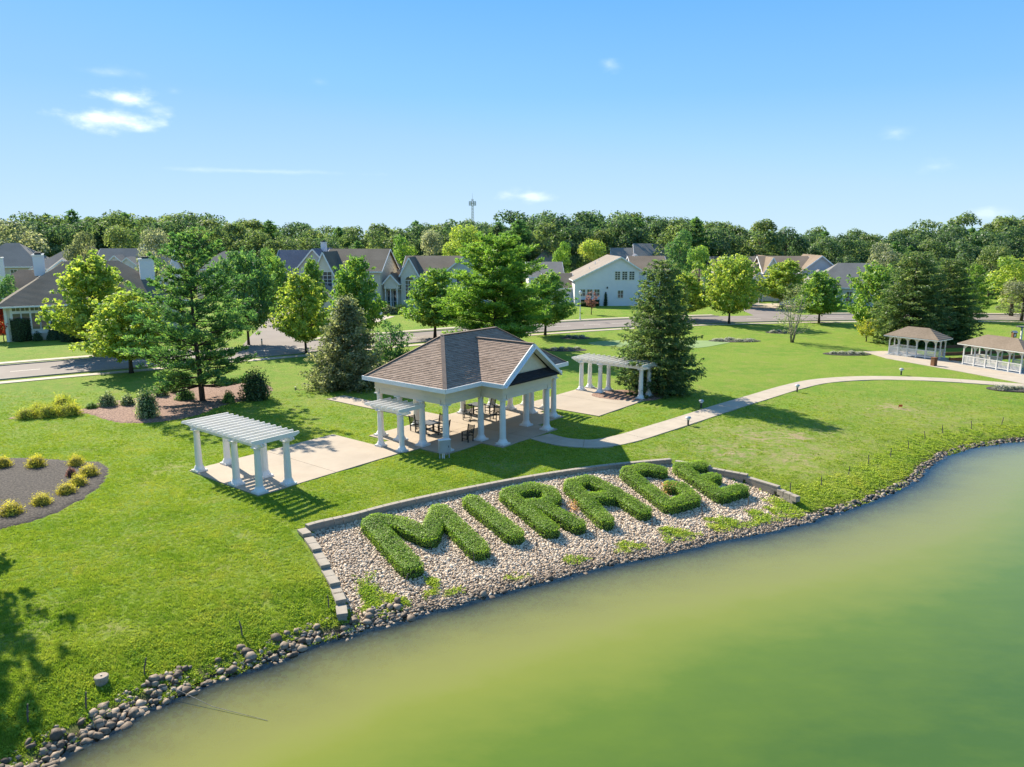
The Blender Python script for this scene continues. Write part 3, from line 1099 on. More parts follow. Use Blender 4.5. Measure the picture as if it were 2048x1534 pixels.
# the gravel bed of the hedge word
bed_in = BED
struct_bed = MB()
g = jitter_grid(BED.min(0), BED.max(0), 0.106)
g = g[in_poly(g, BED)]
gs = shore_s(g)
g, gs = g[gs > 0.15], gs[gs > 0.15]
gz = terrain(g, gs)
gsz = rs.uniform(0.098, 0.168, len(g)) * np.where(rs.rand(len(g)) < 0.06, 1.45, 1.0)
wet = np.clip((1.9 - gs) / 1.5, 0, 1)
gt = np.clip(rs.normal(0.62, 0.2, len(g)) - wet * 0.42, 0, 1)
go = from_mesh('gravel', stones('gravel', np.column_stack([g, gz + 0.03 + rs.uniform(-0.02, 0.035, len(g))]), gsz, gt, M['gravel']))
tag(go, 'pale pinkish river gravel around the hedge letters', 'gravel', None, 'stuff')
M['gravel_base'] = plain('gravel_base', (0.16, 0.13, 0.11), (0.10, 0.085, 0.07), 0.95, 6.0, 0.6, 25)


def poly_sheet(name, poly, mat, label, lift, step):
    lo, hi = poly.min(0), poly.max(0)
    xs = np.arange(lo[0], hi[0] + step, step); ys = np.arange(lo[1], hi[1] + step, step)
    X, Y = np.meshgrid(xs, ys)
    P = np.stack([X.ravel(), Y.ravel()], 1)
    idx = np.arange(len(P)).reshape(len(ys), len(xs))
    F = np.stack([idx[:-1, :-1].ravel(), idx[:-1, 1:].ravel(), idx[1:, 1:].ravel(), idx[1:, :-1].ravel()], 1)
    ins = in_poly(P, poly)
    o = from_mesh(name, np_mesh(name, np.column_stack([P, bed_z(shore_s(P)) + lift]), F[ins[F].all(1)], mat, smooth=True))
    return tag(o, label, None, None, 'structure')


poly_sheet('gravel_bed', BED, M['gravel_base'], 'sloping bed beneath the pale gravel', 0.012, 0.25)

# bank rocks: the largest one by one, the rest as loose stones
bank = thing('rock_edging', 'band of rounded grey brown rocks along the pond edge', 'rock edging')
band = SH[(SH[:, 1] > 12) & (SH[:, 0] < 60)]
cand = []
for i in range(len(band) - 1):
    a, b = band[i], band[i + 1]
    d = b - a
    ln = np.linalg.norm(d); nrm = np.array([-d[1], d[0]]) / ln
    x = (a + b)[0] / 2
    big = x < -3.6
    right = x > 15.5
    size = 0.175 if big else (0.17 if right else 0.135)
    lo, hi = (-1.9, 1.2) if big else ((-1.2, 0.62) if right else (-2.0, 0.55))
    n = int(ln * (hi - lo) / (size * size) * (2.0 if big else 1.6))
    for _ in range(n):
        t = rs.rand(); q = rs.uniform(lo, hi)
        if q < -0.25 and rs.rand() < min(0.92, 0.25 - q * 0.4):
            continue
        p = a + d * t + nrm * q
        s = size * rs.uniform(0.5, 1.4) * (1.5 if rs.rand() < 0.12 else 1)
        # weeds have grown over some of the upper bank
        if q > 0.55 and math.sin(p[0] * 1.7) + math.sin(p[0] * 0.6 + 1) > 0.55 and rs.rand() < 0.8:
            continue
        cand.append((p[0], p[1], q, s))
cand = np.array(cand)
cs = shore_s(cand[:, :2])
cz = np.interp(cs, [-6, -4, -2, -1, 0, 0.7, 1.6], [-2.6, -2.0, -1.66, -1.50, -1.32, -1.08, -0.84])
dist = np.hypot(cand[:, 0], cand[:, 1])
score = cand[:, 3] / dist * (cs > -0.12) * (cand[:, 1] > 15)
order = np.argsort(-score)
RV, RF = ico(1)
rock_meshes = []
for k in range(8):
    r2 = np.random.RandomState(40 + k)
    d = 1 + 0.22 * np.sin(RV @ r2.normal(size=3) * 2.2 + r2.uniform(0, 6)) + r2.uniform(-0.17, 0.17, len(RV))
    V = RV * d[:, None] * np.array([r2.uniform(.5, .62), r2.uniform(.38, .5), r2.uniform(.3, .4)])
    rock_meshes.append(np_mesh('rock', V, RF, M['rock'], smooth=False))
single = order[:300]
for k, i in enumerate(single):
    o = from_mesh('rock', rock_meshes[k % 8], bank, (cand[i, 0], cand[i, 1], cz[i] + cand[i, 3] * 0.14))
    s = cand[i, 3] * 1.08
    o.scale = (s, s, s * rs.uniform(0.85, 1.15))
    o.rotation_euler = (rs.normal(0, .2), rs.normal(0, .2), rs.uniform(0, 6.28))
rest = order[300:]
lo_ = from_mesh('loose_stones', stones('loose_stones', np.column_stack([cand[rest, :2], cz[rest] + cand[rest, 3] * 0.10]), cand[rest, 3] * 1.05,
                np.clip(rs.normal(0.58, 0.22, len(rest)) - 0.15 * (np.abs(cs[rest]) < 0.15), 0, 1), M['shore_stone']), bank)
lo_['kind'] = 'stuff'


# ---------------------------------------------------------------- retaining wall of blocks
def retaining_wall():
    root = thing('retaining_wall', 'low grey block retaining wall stepping down around the gravel bed', 'wall')
    def blk(L, D, Hh):
        c = 0.012
        mb = MB()
        x, y = L / 2, D / 2
        mb.add([(-x, -y, 0), (x, -y, 0), (x, y, 0), (-x, y, 0), (-x, -y, Hh - c), (x, -y, Hh - c), (x, y, Hh - c), (-x, y, Hh - c),
                (-x + c, -y + c, Hh), (x - c, -y + c, Hh), (x - c, y - c, Hh), (-x + c, y - c, Hh)],
               [(3, 2, 1, 0), (0, 1, 5, 4), (1, 2, 6, 5), (2, 3, 7, 6), (3, 0, 4, 7), (4, 5, 9, 8), (5, 6, 10, 9), (6, 7, 11, 10), (7, 4, 8, 11), (8, 9, 10, 11)])
        return mb.mesh('block', False, M['block'])
    cap = blk(0.442, 0.31, 0.10)
    body = blk(0.446, 0.30, 0.20)
    long_cap = blk(0.742, 0.42, 0.13)
    long_body = blk(0.738, 0.34, 0.20)
    def run(line, top, courses, long=False):
        ln = dense(smooth_poly(np.array(line, float), 6), 0.02)
        cum = np.concatenate([[0], np.cumsum(np.hypot(*np.diff(ln, axis=0).T))])
        n = max(1, int(round(cum[-1] / (0.75 if long else 0.455))))
        st = cum[-1] / n
        def put(me, t, z, nm):
            i = min(np.searchsorted(cum, t), len(ln) - 2)
            d = ln[min(i + 3, len(ln) - 1)] - ln[max(i - 3, 0)]
            from_mesh(nm, me, root, (ln[i][0], ln[i][1], z), math.atan2(d[1], d[0]) + rs.normal(0, 0.006))
        for k in range(n):
            put(long_cap if long else cap, (k + .5) * st, top - (0.13 if long else 0.11), 'cap_block')
            for c in range(courses):
                t = (k + .5 + (0.5 if c % 2 and not long else 0)) * st
                if t > cum[-1] - 0.05:
                    continue
                put(long_body if long else body, t, top - (0.135 if long else 0.115) - 0.205 * (c + 1), 'block')
    run([(-9.75, 33.55), (-9.2, 34.05), (-7.9, 34.95), (-6.0, 36.55), (-2.6, 38.85), (1.0, 40.95), (5.3, 42.95), (9.75, 44.35)], 0.09, 2)
    lf = [(-9.95, 33.3), (-9.35, 32.45), (-8.6, 31.1), (-7.9, 29.75), (-7.2, 28.4), (-6.75, 27.35), (-6.45, 26.3)]
    tops = [0.06, -0.06, -0.20, -0.36, -0.52, -0.68]
    for k in range(6):
        a, b = np.array(lf[k]), np.array(lf[k + 1])
        run([a, (a + b) / 2, b], tops[k], 3, True)
    rt = [(10.05, 44.3), (11.9, 43.25), (13.75, 41.95), (15.0, 40.25), (15.6, 38.9)]
    tops = [-0.02, -0.14, -0.28, -0.42]
    for k in range(4):
        a, b = np.array(rt[k]), np.array(rt[k + 1])
        run([a, (a + b) / 2, b], tops[k], 2)


retaining_wall()

# ---------------------------------------------------------------- hedge letters
HEDGE_H = 0.58
LETTERS = {
    'M': [[(744, 1040), (822, 1124)], [(752, 1034), (800, 1040), (856, 1066)], [(856, 1066), (878, 1018)], [(880, 1014), (957, 1090)]],
    'I': [[(945, 996), (1027, 1060)]],
    'R': [[(1016, 984), (1100, 1050)], [(1018, 980), (1064, 969), (1098, 976), (1106, 990), (1092, 1001), (1062, 1003)], [(1078, 1002), (1154, 1041)]],
    'A': [[(1144, 966), (1210, 1033)], [(1146, 961), (1180, 954), (1222, 975), (1286, 1015)], [(1186, 989), (1234, 985)]],
    'G': [[(1256, 941), (1338, 1003)], [(1258, 937), (1290, 930), (1320, 936)], [(1338, 1003), (1384, 991)], [(1384, 989), (1362, 968), (1344, 966)]],
    'E': [[(1362, 930), (1442, 984)], [(1362, 928), (1402, 925)], [(1404, 955), (1428, 949)], [(1442, 983), (1482, 972)]],
}
PLACE = {'M': 'first of the six, nearest the stepped wall', 'I': 'single straight bar after the M', 'R': 'third of the six',
         'A': 'fourth of the six', 'G': 'fifth of the six, browned in its hollow', 'E': 'last of the six, nearest the footpath'}
M['hedge_core'] = plain('hedge_twigs', (0.030, 0.045, 0.010), (0.020, 0.026, 0.008), 0.95, 8.0, 0.5, 30)


def bed_point(u, v):
    z = -0.8
    for _ in range(12):
        x, y = ground_at(u, v, z + HEDGE_H)
        z = 0.5 * z + 0.5 * float(bed_z(shore_s([[x, y]]))[0])
    return np.array([x, y])


def hedge_letter(ch, strokes):
    lines = [np.array([bed_point(*p) for p in st]) for st in strokes]
    allp = np.vstack(lines)
    hw = 0.53 if ch in 'MI' else 0.475
    def sdf(P):
        return np.min([line_dist(P, dense(l, 0.2)) for l in lines], axis=0)
    lo, hi = allp.min(0) - 0.8, allp.max(0) + 0.8
    c = allp.mean(0)
    cz_ = float(bed_z(shore_s([c]))[0])
    root = thing('hedge_letter', 'clipped green hedge shaped like the letter %s, %s' % (ch, PLACE[ch]), 'hedge', (c[0], c[1], cz_), 0, 'hedge letters spelling MIRAGE')
    # inner mass
    st = 0.09
    xs = np.arange(lo[0], hi[0], st); ys = np.arange(lo[1], hi[1], st)
    X, Y = np.meshgrid(xs, ys)
    P = np.stack([X.ravel(), Y.ravel()], 1)
    d = sdf(P)
    base = bed_z(shore_s(P))
    und = 0.03 * np.sin(P[:, 0] * 3.1) * np.sin(P[:, 1] * 2.7)
    prof = np.clip(1 - (np.clip(d, 0, None) / (hw - 0.02)) ** 8, -0.15, 1)
    Z = base + (HEDGE_H - 0.05 + und) * prof
    idx = np.arange(len(P)).reshape(len(ys), len(xs))
    F = np.stack([idx[:-1, :-1].ravel(), idx[:-1, 1:].ravel(), idx[1:, 1:].ravel(), idx[1:, :-1].ravel()], 1)
    F = F[(d[F] < hw).any(1)]
    from_mesh('twigs', np_mesh('twigs', np.column_stack([P - c, Z - cz_]), F, M['hedge_core'], smooth=True), root)
    # leaves over the top and down the sides
    n = 130000
    Q = np.stack([rs.uniform(lo[0], hi[0], n), rs.uniform(lo[1], hi[1], n)], 1)
    dq = sdf(Q)
    area = (hi - lo).prod()
    top = dq < hw - 0.04
    keep = rs.rand(n) < 980 * area / n
    T = Q[top & keep]; dT = dq[top & keep]
    zT = bed_z(shore_s(T)) + HEDGE_H - 0.02 + 0.03 * np.sin(T[:, 0] * 3.1) * np.sin(T[:, 1] * 2.7) - 0.09 * (dT / hw) ** 6 + rs.normal(0, 0.028, len(T))
    e = 0.03
    gx = (sdf(Q + [e, 0]) - dq) / e; gy = (sdf(Q + [0, e]) - dq) / e
    nT = np.column_stack([gx[top & keep], gy[top & keep], np.zeros(len(T))]) * ((dT / hw) ** 4)[:, None] * 0.8 + np.array([0, 0, 1.0]) + rs.normal(0, 0.28, (len(T), 3))
    sd = (dq > hw - 0.10) & (dq < hw + 0.02)
    kS = rs.rand(n) < 2600 * area / n
    S_ = Q[sd & kS]
    zS = bed_z(shore_s(S_)) + rs.uniform(0.04, HEDGE_H - 0.03, len(S_)) ** 1.0
    nS = np.column_stack([gx[sd & kS], gy[sd & kS], np.full(len(S_), 0.25)]) + rs.normal(0, 0.5, (len(S_), 3))
    PP = np.vstack([np.column_stack([T, zT]), np.column_stack([S_, zS])])
    NN = np.vstack([nT, nS])
    tint = np.clip(0.5 + 0.22 * np.sin(PP[:, 0] * 2.3 + 1) * np.sin(PP[:, 1] * 1.9) + rs.normal(0, 0.22, len(PP)), 0, 1)
    from_mesh('foliage', leaf_mesh('foliage', PP - np.array([c[0], c[1], cz_]), NN, rs.uniform(0.045, 0.08, len(PP)), tint, M['leaf_hedge'], 0.75), root)
    if ch in 'GA':
        q = bed_point(1340, 968) if ch == 'G' else bed_point(1160, 1000) + np.array([-0.35, 0])
        n2 = 420 if ch == 'G' else 160
        D = np.column_stack([rs.normal(0, 0.28 if ch == 'G' else 0.18, n2) + q[0], rs.normal(0, 0.2 if ch == 'G' else 0.3, n2) + q[1], np.zeros(n2)])
        D[:, 2] = bed_z(shore_s(D[:, :2])) + rs.uniform(0.1, HEDGE_H + (0.03 if ch == 'G' else -0.15), n2)
        o = from_mesh('dead_foliage', leaf_mesh('dead_foliage', D - np.array([c[0], c[1], cz_]), rs.normal(size=(n2, 3)), rs.uniform(0.06, 0.11, n2), rs.rand(n2), M['leaf_dead']), root)
        o['label'] = 'browned dead patch'


for ch, st in LETTERS.items():
    hedge_letter(ch, st)


# ---------------------------------------------------------------- columns, pavilion, pergolas
def column_meshes(h, rb, rt, pl):
    base = MB().box(-pl / 2, pl / 2, -pl / 2, pl / 2, 0, 0.10)
    base.lathe([(pl * .49, 0.10), (pl * .49, 0.14), (pl * .45, 0.165), (rb * 1.35, 0.23), (rb * 1.18, 0.30), (rb * 1.10, 0.315), (rb * 1.10, 0.345), (rb, 0.37)], 20)
    zs = np.linspace(0.36, h - 0.17, 8)
    shaft = MB().lathe([(rb + (rt - rb) * (((z - 0.36) / (h - 0.53)) ** 1.5), z) for z in zs], 20)
    capm = MB().lathe([(rt, h - 0.20), (rt * 1.14, h - 0.19), (rt * 1.14, h - 0.165), (rt * 1.02, h - 0.155), (rt * 1.05, h - 0.11), (rt * 1.36, h - 0.06)], 20)
    capm.box(-rt * 1.45, rt * 1.45, -rt * 1.45, rt * 1.45, h - 0.06, h)
    def sm(me):
        me.shade_smooth()
        try:
            me.set_sharp_from_angle(angle=RAD(38))
        except Exception:
            pass
        return me
    return sm(shaft.mesh('column', False, M['column_white'])), sm(base.mesh('base', False, M['column_white'])), sm(capm.mesh('capital', False, M['column_white']))


COLS = {'tall': column_meshes(3.02, 0.215, 0.18, 0.72), 'low': column_meshes(2.52, 0.20, 0.165, 0.66), 'small': column_meshes(2.42, 0.17, 0.145, 0.58)}


def column(kind, x, y, root, z=0.05):
    s, b, c = COLS[kind]
    o = from_mesh('column', s, root, (x, y, z))
    from_mesh('base', b, o)
    from_mesh('capital', c, o)
    return o


def clip_convex(poly, clipper):
    """both lists of 2-D points, clipper counter-clockwise"""
    out = [tuple(p) for p in poly]
    n = len(clipper)
    for i in range(n):
        a, b = clipper[i], clipper[(i + 1) % n]
        inp, out = out, []
        if not inp:
            return []
        def side(p):
            return (b[0] - a[0]) * (p[1] - a[1]) - (b[1] - a[1]) * (p[0] - a[0])
        for k in range(len(inp)):
            p, q = inp[k], inp[(k + 1) % len(inp)]
            sp, sq = side(p), side(q)
            if sp >= -1e-9:
                out.append(p)
            if (sp > 1e-9 and sq < -1e-9) or (sp < -1e-9 and sq > 1e-9):
                t = sp / (sp - sq)
                out.append((p[0] + (q[0] - p[0]) * t, p[1] + (q[1] - p[1]) * t))
    return out


def shingles(poly3, root, mat=None, course=0.15, tab=0.33, thick=0.032, under='roof'):
    P = np.array(poly3, float)
    n = np.cross(P[1] - P[0], P[2] - P[0])
    if n[2] < 0:
        P = P[::-1]; n = -n
    n /= np.linalg.norm(n)
    g = np.array([0, 0, 1.0]) - n * n[2]
    g /= np.linalg.norm(g)
    e = np.cross(g, n)
    O = P[np.argmin(P[:, 2])]
    P2 = [((p - O) @ e, (p - O) @ g) for p in P]
    ar = sum(P2[i][0] * P2[(i + 1) % len(P2)][1] - P2[(i + 1) % len(P2)][0] * P2[i][1] for i in range(len(P2)))
    if ar < 0:
        P2 = P2[::-1]
    amin, amax = min(p[0] for p in P2), max(p[0] for p in P2)
    bmax = max(p[1] for p in P2)
    slab_o = MB().slab(P, 0.10).build(under, M['shingle_dark'] if mat is None else mat, root)
    V, F, T = [], [], []
    b = 0.0
    while b < bmax:
        a = amin - rs.uniform(0, tab)
        ct = rs.normal(0, 0.05)
        while a < amax:
            w = tab * rs.choice([0.55, 0.8, 1.0, 1.2])
            cell = clip_convex([(a, b), (a + w, b), (a + w, b + course), (a, b + course)], P2)
            if len(cell) >= 3:
                th = thick * rs.uniform(0.75, 1.25)
                tv = float(np.clip(0.5 + ct + rs.normal(0, 0.11), 0, 1))
                o = len(V)
                for (x, y) in cell:
                    V.append(O + e * x + g * y + n * (0.006 + th * (1 - (y - b) / course)))
                    T.append(tv)
                F.append(tuple(range(o, o + len(cell))))
                low = [k for k in range(len(cell)) if abs(cell[k][1] - b) < 1e-6]
                if len(low) == 2:
                    k0, k1 = sorted(low, key=lambda k: cell[k][0])
                    o2 = len(V)
                    for k in (k0, k1):
                        V.append(V[o + k] - n * th); T.append(tv * 0.8)
                    F.append((o2, o2 + 1, o + k1, o + k0))
            a += w
        b += course
    me = bpy.data.meshes.new('shingles')
    me.from_pydata([tuple(v) for v in V], [], F)
    at = me.attributes.new('tint', 'FLOAT', 'POINT')
    at.data.foreach_set('value', np.array(T, np.float32))
    me.materials.append(mat or M['shingle'])
    s = from_mesh('shingles', me, slab_o)
    s['kind'] = 'stuff'
    return slab_o


def pavilion():
    root = thing('pavilion', 'large white columned pavilion with brown shingled hip roof and front gable', 'pavilion', (A0[0], A0[1], 0), TH)
    for x in (0, 3.4, 8.4, 11.8):
        column('tall', x, 0, root); column('tall', x, 6.15, root)
    for x in (0, 11.8):
        for y in (2.1, 4.2):
            column('tall', x, y, root)
    column('tall', 3.45, -1.85, root); column('tall', 8.35, -1.85, root)
    z0, zm, z1 = 3.07, 3.38, 4.03
    def beam(x0, x1, y0, y1):
        MB().box(x0 + 0.03, x1 - 0.03, y0 + 0.03, y1 - 0.03, z0, zm).build('architrave', M['frieze'], root)
        MB().box(x0, x1, y0, y1, zm, z1).build('frieze', M['frieze'], root)
        MB().box(x0 - 0.025, x1 + 0.025, y0 - 0.025, y1 + 0.025, zm - 0.02, zm + 0.035).build('moulding', M['frieze'], root)
    t = 0.22
    beam(-t, 3.4 - t, -t, t); beam(8.4 + t, 11.8 + t, -t, t)
    beam(3.4 - t, 3.4 + t, -1.85 - t, t); beam(8.4 - t, 8.4 + t, -1.85 - t, t)
    beam(3.4 + t, 8.4 - t, -1.85 - t, -1.85 + t)
    beam(-t, 11.8 + t, 6.15 - t, 6.15 + t)
    beam(-t, t, t, 6.15 - t); beam(11.8 - t, 11.8 + t, t, 6.15 - t)
    MB().prism([(-.6, -.55), (2.8, -.55), (2.8, -2.4), (9.0, -2.4), (9.0, -.55), (12.4, -.55), (12.4, 6.75), (-.6, 6.75)], 4.03, 4.07).build('ceiling', M['trim'], root)
    # white fascia boards round the eaves
    zf, hf = 4.10, 0.28
    for a, b in [((-.775, -.745), (2.70, -.745)), ((2.645, -.715), (2.645, -2.56)), ((9.155, -2.56), (9.155, -.715)), ((9.10, -.745), (12.575, -.745)), ((12.575, -.775), (12.575, 6.975)), ((12.545, 6.945), (-.745, 6.945)), ((-.775, 6.975), (-.775, -.775))]:
        MB().bar((*a, zf), (*b, zf), 0.06, hf).build('fascia', M['trim'], root)
    e, k = 4.20, 2.7 / 3.7
    R0, R1 = (3.05, 3.1, e + 2.7), (8.75, 3.1, e + 2.7)
    pr = (5.9, 2.55, e + 3.15 * k)
    pf = (5.9, -2.5, e + 3.15 * k)
    rfs = [
        [(-.7, -.65, e), (2.75, -.65, e), pr, (5.9, 3.1, e + 2.7), R0],
        [(9.05, -.65, e), (12.5, -.65, e), R1, (5.9, 3.1, e + 2.7), pr],
        [(12.5, 6.85, e), (-.7, 6.85, e), R0, R1],
        [(-.7, 6.85, e), (-.7, -.65, e), R0],
        [(12.5, -.65, e), (12.5, 6.85, e), R1],
        [(2.72, -2.5, e), pf, pr, (2.72, -.65, e)],
        [(9.08, -.65, e), pr, pf, (9.08, -2.5, e)]]
    for q in rfs:
        shingles(q, root)
    shingles([(2.95, -2.56, 4.14), (8.85, -2.56, 4.14), (8.3, -1.98, 4.56), (3.5, -1.98, 4.56)], root, M['shingle_dark'], under='pent_roof')
    for a, b in [((-.7, -.65, e), R0), ((-.7, 6.85, e), R0), ((12.5, -.65, e), R1), ((12.5, 6.85, e), R1), (R0, R1), (pf, pr)]:
        a = np.array(a); b = np.array(b)
        MB().bar(a + [0, 0, .035], b + [0, 0, .035], 0.26, 0.035).build('ridge_cap', M['shingle_cap'], root)
    for s in (-1, 1):
        MB().bar((5.9 + s * 3.22, -2.53, e - 0.16), (5.9 + s * 0.0, -2.53, e + 3.22 * k - 0.15), 0.07, 0.26).build('rake_board', M['trim'], root)
        MB().bar((5.9 + s * 3.1, -2.45, e - 0.20), (5.9 + s * 0.02, -2.45, e + 3.1 * k - 0.26), 0.55, 0.03, up=(0, -0.0, 1)).build('soffit', M['trim'], root)
    t_ = MB()
    t_.add([(3.0, -1.95, 4.08), (8.8, -1.95, 4.08), (5.9, -1.95, e + 2.9 * k), (3.0, -1.8, 4.08), (8.8, -1.8, 4.08), (5.9, -1.8, e + 2.9 * k)], [(0, 1, 2), (5, 4, 3), (0, 3, 4, 1), (1, 4, 5, 2), (2, 5, 3, 0)])
    t_.build('tympanum', M['frieze'], root)
    MB().add([(4.25, -2.0, 4.66), (7.55, -2.0, 4.66), (5.9, -2.0, 5.95), (4.25, -1.96, 4.66), (7.55, -1.96, 4.66), (5.9, -1.96, 5.95)], [(0, 1, 2), (0, 3, 4, 1), (1, 4, 5, 2), (2, 5, 3, 0)]).build('tympanum_panel', M['stucco'], root)
    return root


M['shingle_cap'] = plain('cap_shingles', (0.16, 0.115, 0.088), (0.21, 0.155, 0.12), 0.95, 5.0)
pavilion()


def tail_board(x0, x1, th, h):
    """a rafter board along x with shaped, tapering ends"""
    prof = [(x0, h * .55), (x0 + .05, h), (x1 - .05, h), (x1, h * .55), (x1 - .16, h * .28), (x1 - .30, 0), (x0 + .30, 0), (x0 + .16, h * .28)]
    n = len(prof)
    vs = [(x, -th / 2, z) for x, z in prof] + [(x, th / 2, z) for x, z in prof]
    fs = [tuple(range(n - 1, -1, -1)), tuple(range(n, 2 * n))] + [(i, (i + 1) % n, n + (i + 1) % n, n + i) for i in range(n)]
    return MB().add(vs, fs)


def pergola(label, cols_u, cols_v, kind, h, ru, rv, n, group='white column pergolas', rh=0.25):
    root = thing('pergola', label, 'pergola', (A0[0], A0[1], 0), TH, group)
    for u in cols_u:
        for v in cols_v:
            column(kind, u, -v, root)
    zb = 0.05 + h
    bm = tail_board(-rv[1] , -rv[0], 0.05, 0.24).mesh('beam', False, M['white'])
    for u in cols_u:
        for d in (-0.085, 0.085):
            o = from_mesh('beam', bm, root, (u + d, 0, zb))
            o.rotation_euler = (0, 0, RAD(90))
    rm = tail_board(ru[0], ru[1], 0.055, rh).mesh('rafter', False, M['white'])
    for k in range(n):
        v = rv[0] + 0.22 + (rv[1] - rv[0] - 0.44) * k / (n - 1)
        from_mesh('rafter', rm, root, (0, -v, zb + 0.235))
    return root




pergola('white six column pergola on the near pad, closest to the pond', (-12.0, -10.2), (-8.4, -4.5, -2.3), 'low', 2.52, (-12.6, -9.6), (-9.1, -1.65), 14)
pergola('white six column pergola on the far pad, beside the spruce', (21.55, 22.95), (-3.9, -1.95, 2.05), 'low', 2.52, (20.75, 23.75), (-4.65, 2.75), 14)
pergola('short white pergola attached to the near end of the pavilion', (-1.8,), (-4.15, -2.15), 'small', 2.42, (-2.55, -0.25), (-4.95, -1.35), 7)
pergola('short white pergola attached to the far end of the pavilion', (13.6,), (-4.15, -2.15), 'small', 2.42, (12.05, 14.35), (-4.95, -1.35), 7)


# ---------------------------------------------------------------- furniture under the pavilion
def chair_meshes():
    m = {}
    seat = MB()
    for k in range(5):
        seat.box(-0.25, 0.25, -0.24 + k * 0.1, -0.24 + k * 0.1 + 0.085, 0.42, 0.445)
    m['seat'] = seat.mesh('seat', False, M['black_poly'])
    m['front_leg'] = MB().box(-0.025, 0.025, -0.03, 0.03, 0, 0.64).mesh('leg', False, M['black_poly'])
    m['rear_leg'] = MB().bar((0, 0, 0), (0, 0.03, 0.46), 0.05, 0.06, up=(0, 1, 0)).bar((0, 0.03, 0.46), (0, 0.17, 1.08), 0.05, 0.06, up=(0, 1, 0)).mesh('leg', False, M['black_poly'])
    sl = MB()
    m['slat'] = MB().box(-0.24, 0.24, -0.012, 0.012, 0, 0.055).mesh('slat', False, M['black_poly'])
    m['arm'] = MB().box(-0.045, 0.045, -0.30, 0.26, 0.64, 0.665).mesh('armrest', False, M['black_poly'])
    m['rail'] = MB().box(-0.25, 0.25, -0.015, 0.015, 0.18, 0.22).mesh('rail', False, M['black_poly'])
    m['apron'] = MB().box(-0.25, 0.25, -0.015, 0.015, 0.36, 0.42).mesh('rail', False, M['black_poly'])
    return m


CH = chair_meshes()


def chair(label, x, y, rz):
    px_, py_ = uv(x, -y)
    c = thing('chair', label, 'chair', (px_, py_, 0.05), TH + rz, 'black slat back chairs in the pavilion')
    from_mesh('seat', CH['seat'], c)
    for s in (-1, 1):
        from_mesh('leg', CH['front_leg'], c, (s * 0.265, -0.24, 0))
        from_mesh('leg', CH['rear_leg'], c, (s * 0.265, 0.24, 0))
        from_mesh('armrest', CH['arm'], c, (s * 0.275, 0, 0))
    for k in range(7):
        z = 0.52 + k * 0.078
        from_mesh('slat', CH['slat'], c, (0, 0.27 + 0.14 * (z - 0.46) / 0.62, z))
    from_mesh('rail', CH['rail'], c, (0, -0.24, 0)); from_mesh('rail', CH['apron'], c, (0, 0.24, 0))


def table(label, x, y):
    px_, py_ = uv(x, -y)
    t = thing('table', label, 'table', (px_, py_, 0.05), TH, 'square tables in the pavilion')
    MB().box(-0.56, 0.56, -0.56, 0.56, 0.715, 0.75).build('tabletop', M['black_poly'], t)
    MB().box(-0.49, 0.49, -0.49, 0.49, 0.751, 0.762).build('top_inlay', M['table_top'], t)
    for sx_ in (-1, 1):
        MB().box(sx_ * 0.38 - 0.05, sx_ * 0.38 + 0.05, -0.06, 0.06, 0.06, 0.715).build('leg', M['black_poly'], t)
        MB().box(sx_ * 0.38 - 0.05, sx_ * 0.38 + 0.05, -0.4, 0.4, 0, 0.06).build('foot', M['black_poly'], t)
        MB().box(sx_ * 0.38 - 0.04, sx_ * 0.38 + 0.04, -0.45, 0.45, 0.65, 0.714).build('bearer', M['black_poly'], t)
    MB().box(-0.33, 0.33, -0.03, 0.03, 0.28, 0.36).build('stretcher', M['black_poly'], t)


# chair local -y is its front
table('square black edged table at the near end of the pavilion', 2.5, 3.95)
table('square black edged table at the far back of the pavilion', 8.9, 5.2)
chair('lone black slat back chair behind the front columns', 2.55, 0.45, RAD(-90))
chair('black chair at the near table, on its left by the lawn', 2.35, 5.15, RAD(0))
chair('black chair at the near table, closest to the camera side', 2.75, 2.85, RAD(180))
chair('black chair at the near table, on its far right', 3.65, 4.15, RAD(-90))
chair('black chair left of the far table, facing away from it', 7.1, 4.55, RAD(-60))
chair('black chair at the far table, between two back columns', 9.75, 4.6, RAD(-100))
chair('black chair in the shade edge behind the middle column', 8.15, 2.75, RAD(-80))

# electrical cabinet in front of the pavilion
bx_, by_ = uv(-1.15, 0.95)
cab = thing('utility_cabinet', 'grey metal utility cabinet on posts in front of the pavilion', 'cabinet', (bx_, by_, 0), TH - RAD(30))
MB().box(-0.36, 0.36, -0.16, 0.16, 0.38, 1.18).build('cabinet_box', M['metal_grey'], cab)
MB().box(-0.385, 0.385, -0.185, 0.185, 1.182, 1.22).build('lid', M['trim'], cab)
dr = MB().box(-0.31, 0.31, -0.175, -0.163, 0.43, 1.12).build('door', M['metal_grey'], cab)
MB().box(0.2, 0.24, -0.2, -0.176, 0.72, 0.84).build('handle', M['dark_metal'], dr)
for x in (-0.3, 0.3):
    MB().box(x - 0.025, x + 0.025, -0.025, 0.025, -0.1, 0.38).build('leg', M['metal_grey'], cab)
for x in (-0.14, -0.04):
    MB().lathe([(0.04, -0.1), (0.04, 0.38)], 10, (x, -0.05, 0)).build('conduit', M['white'], cab)


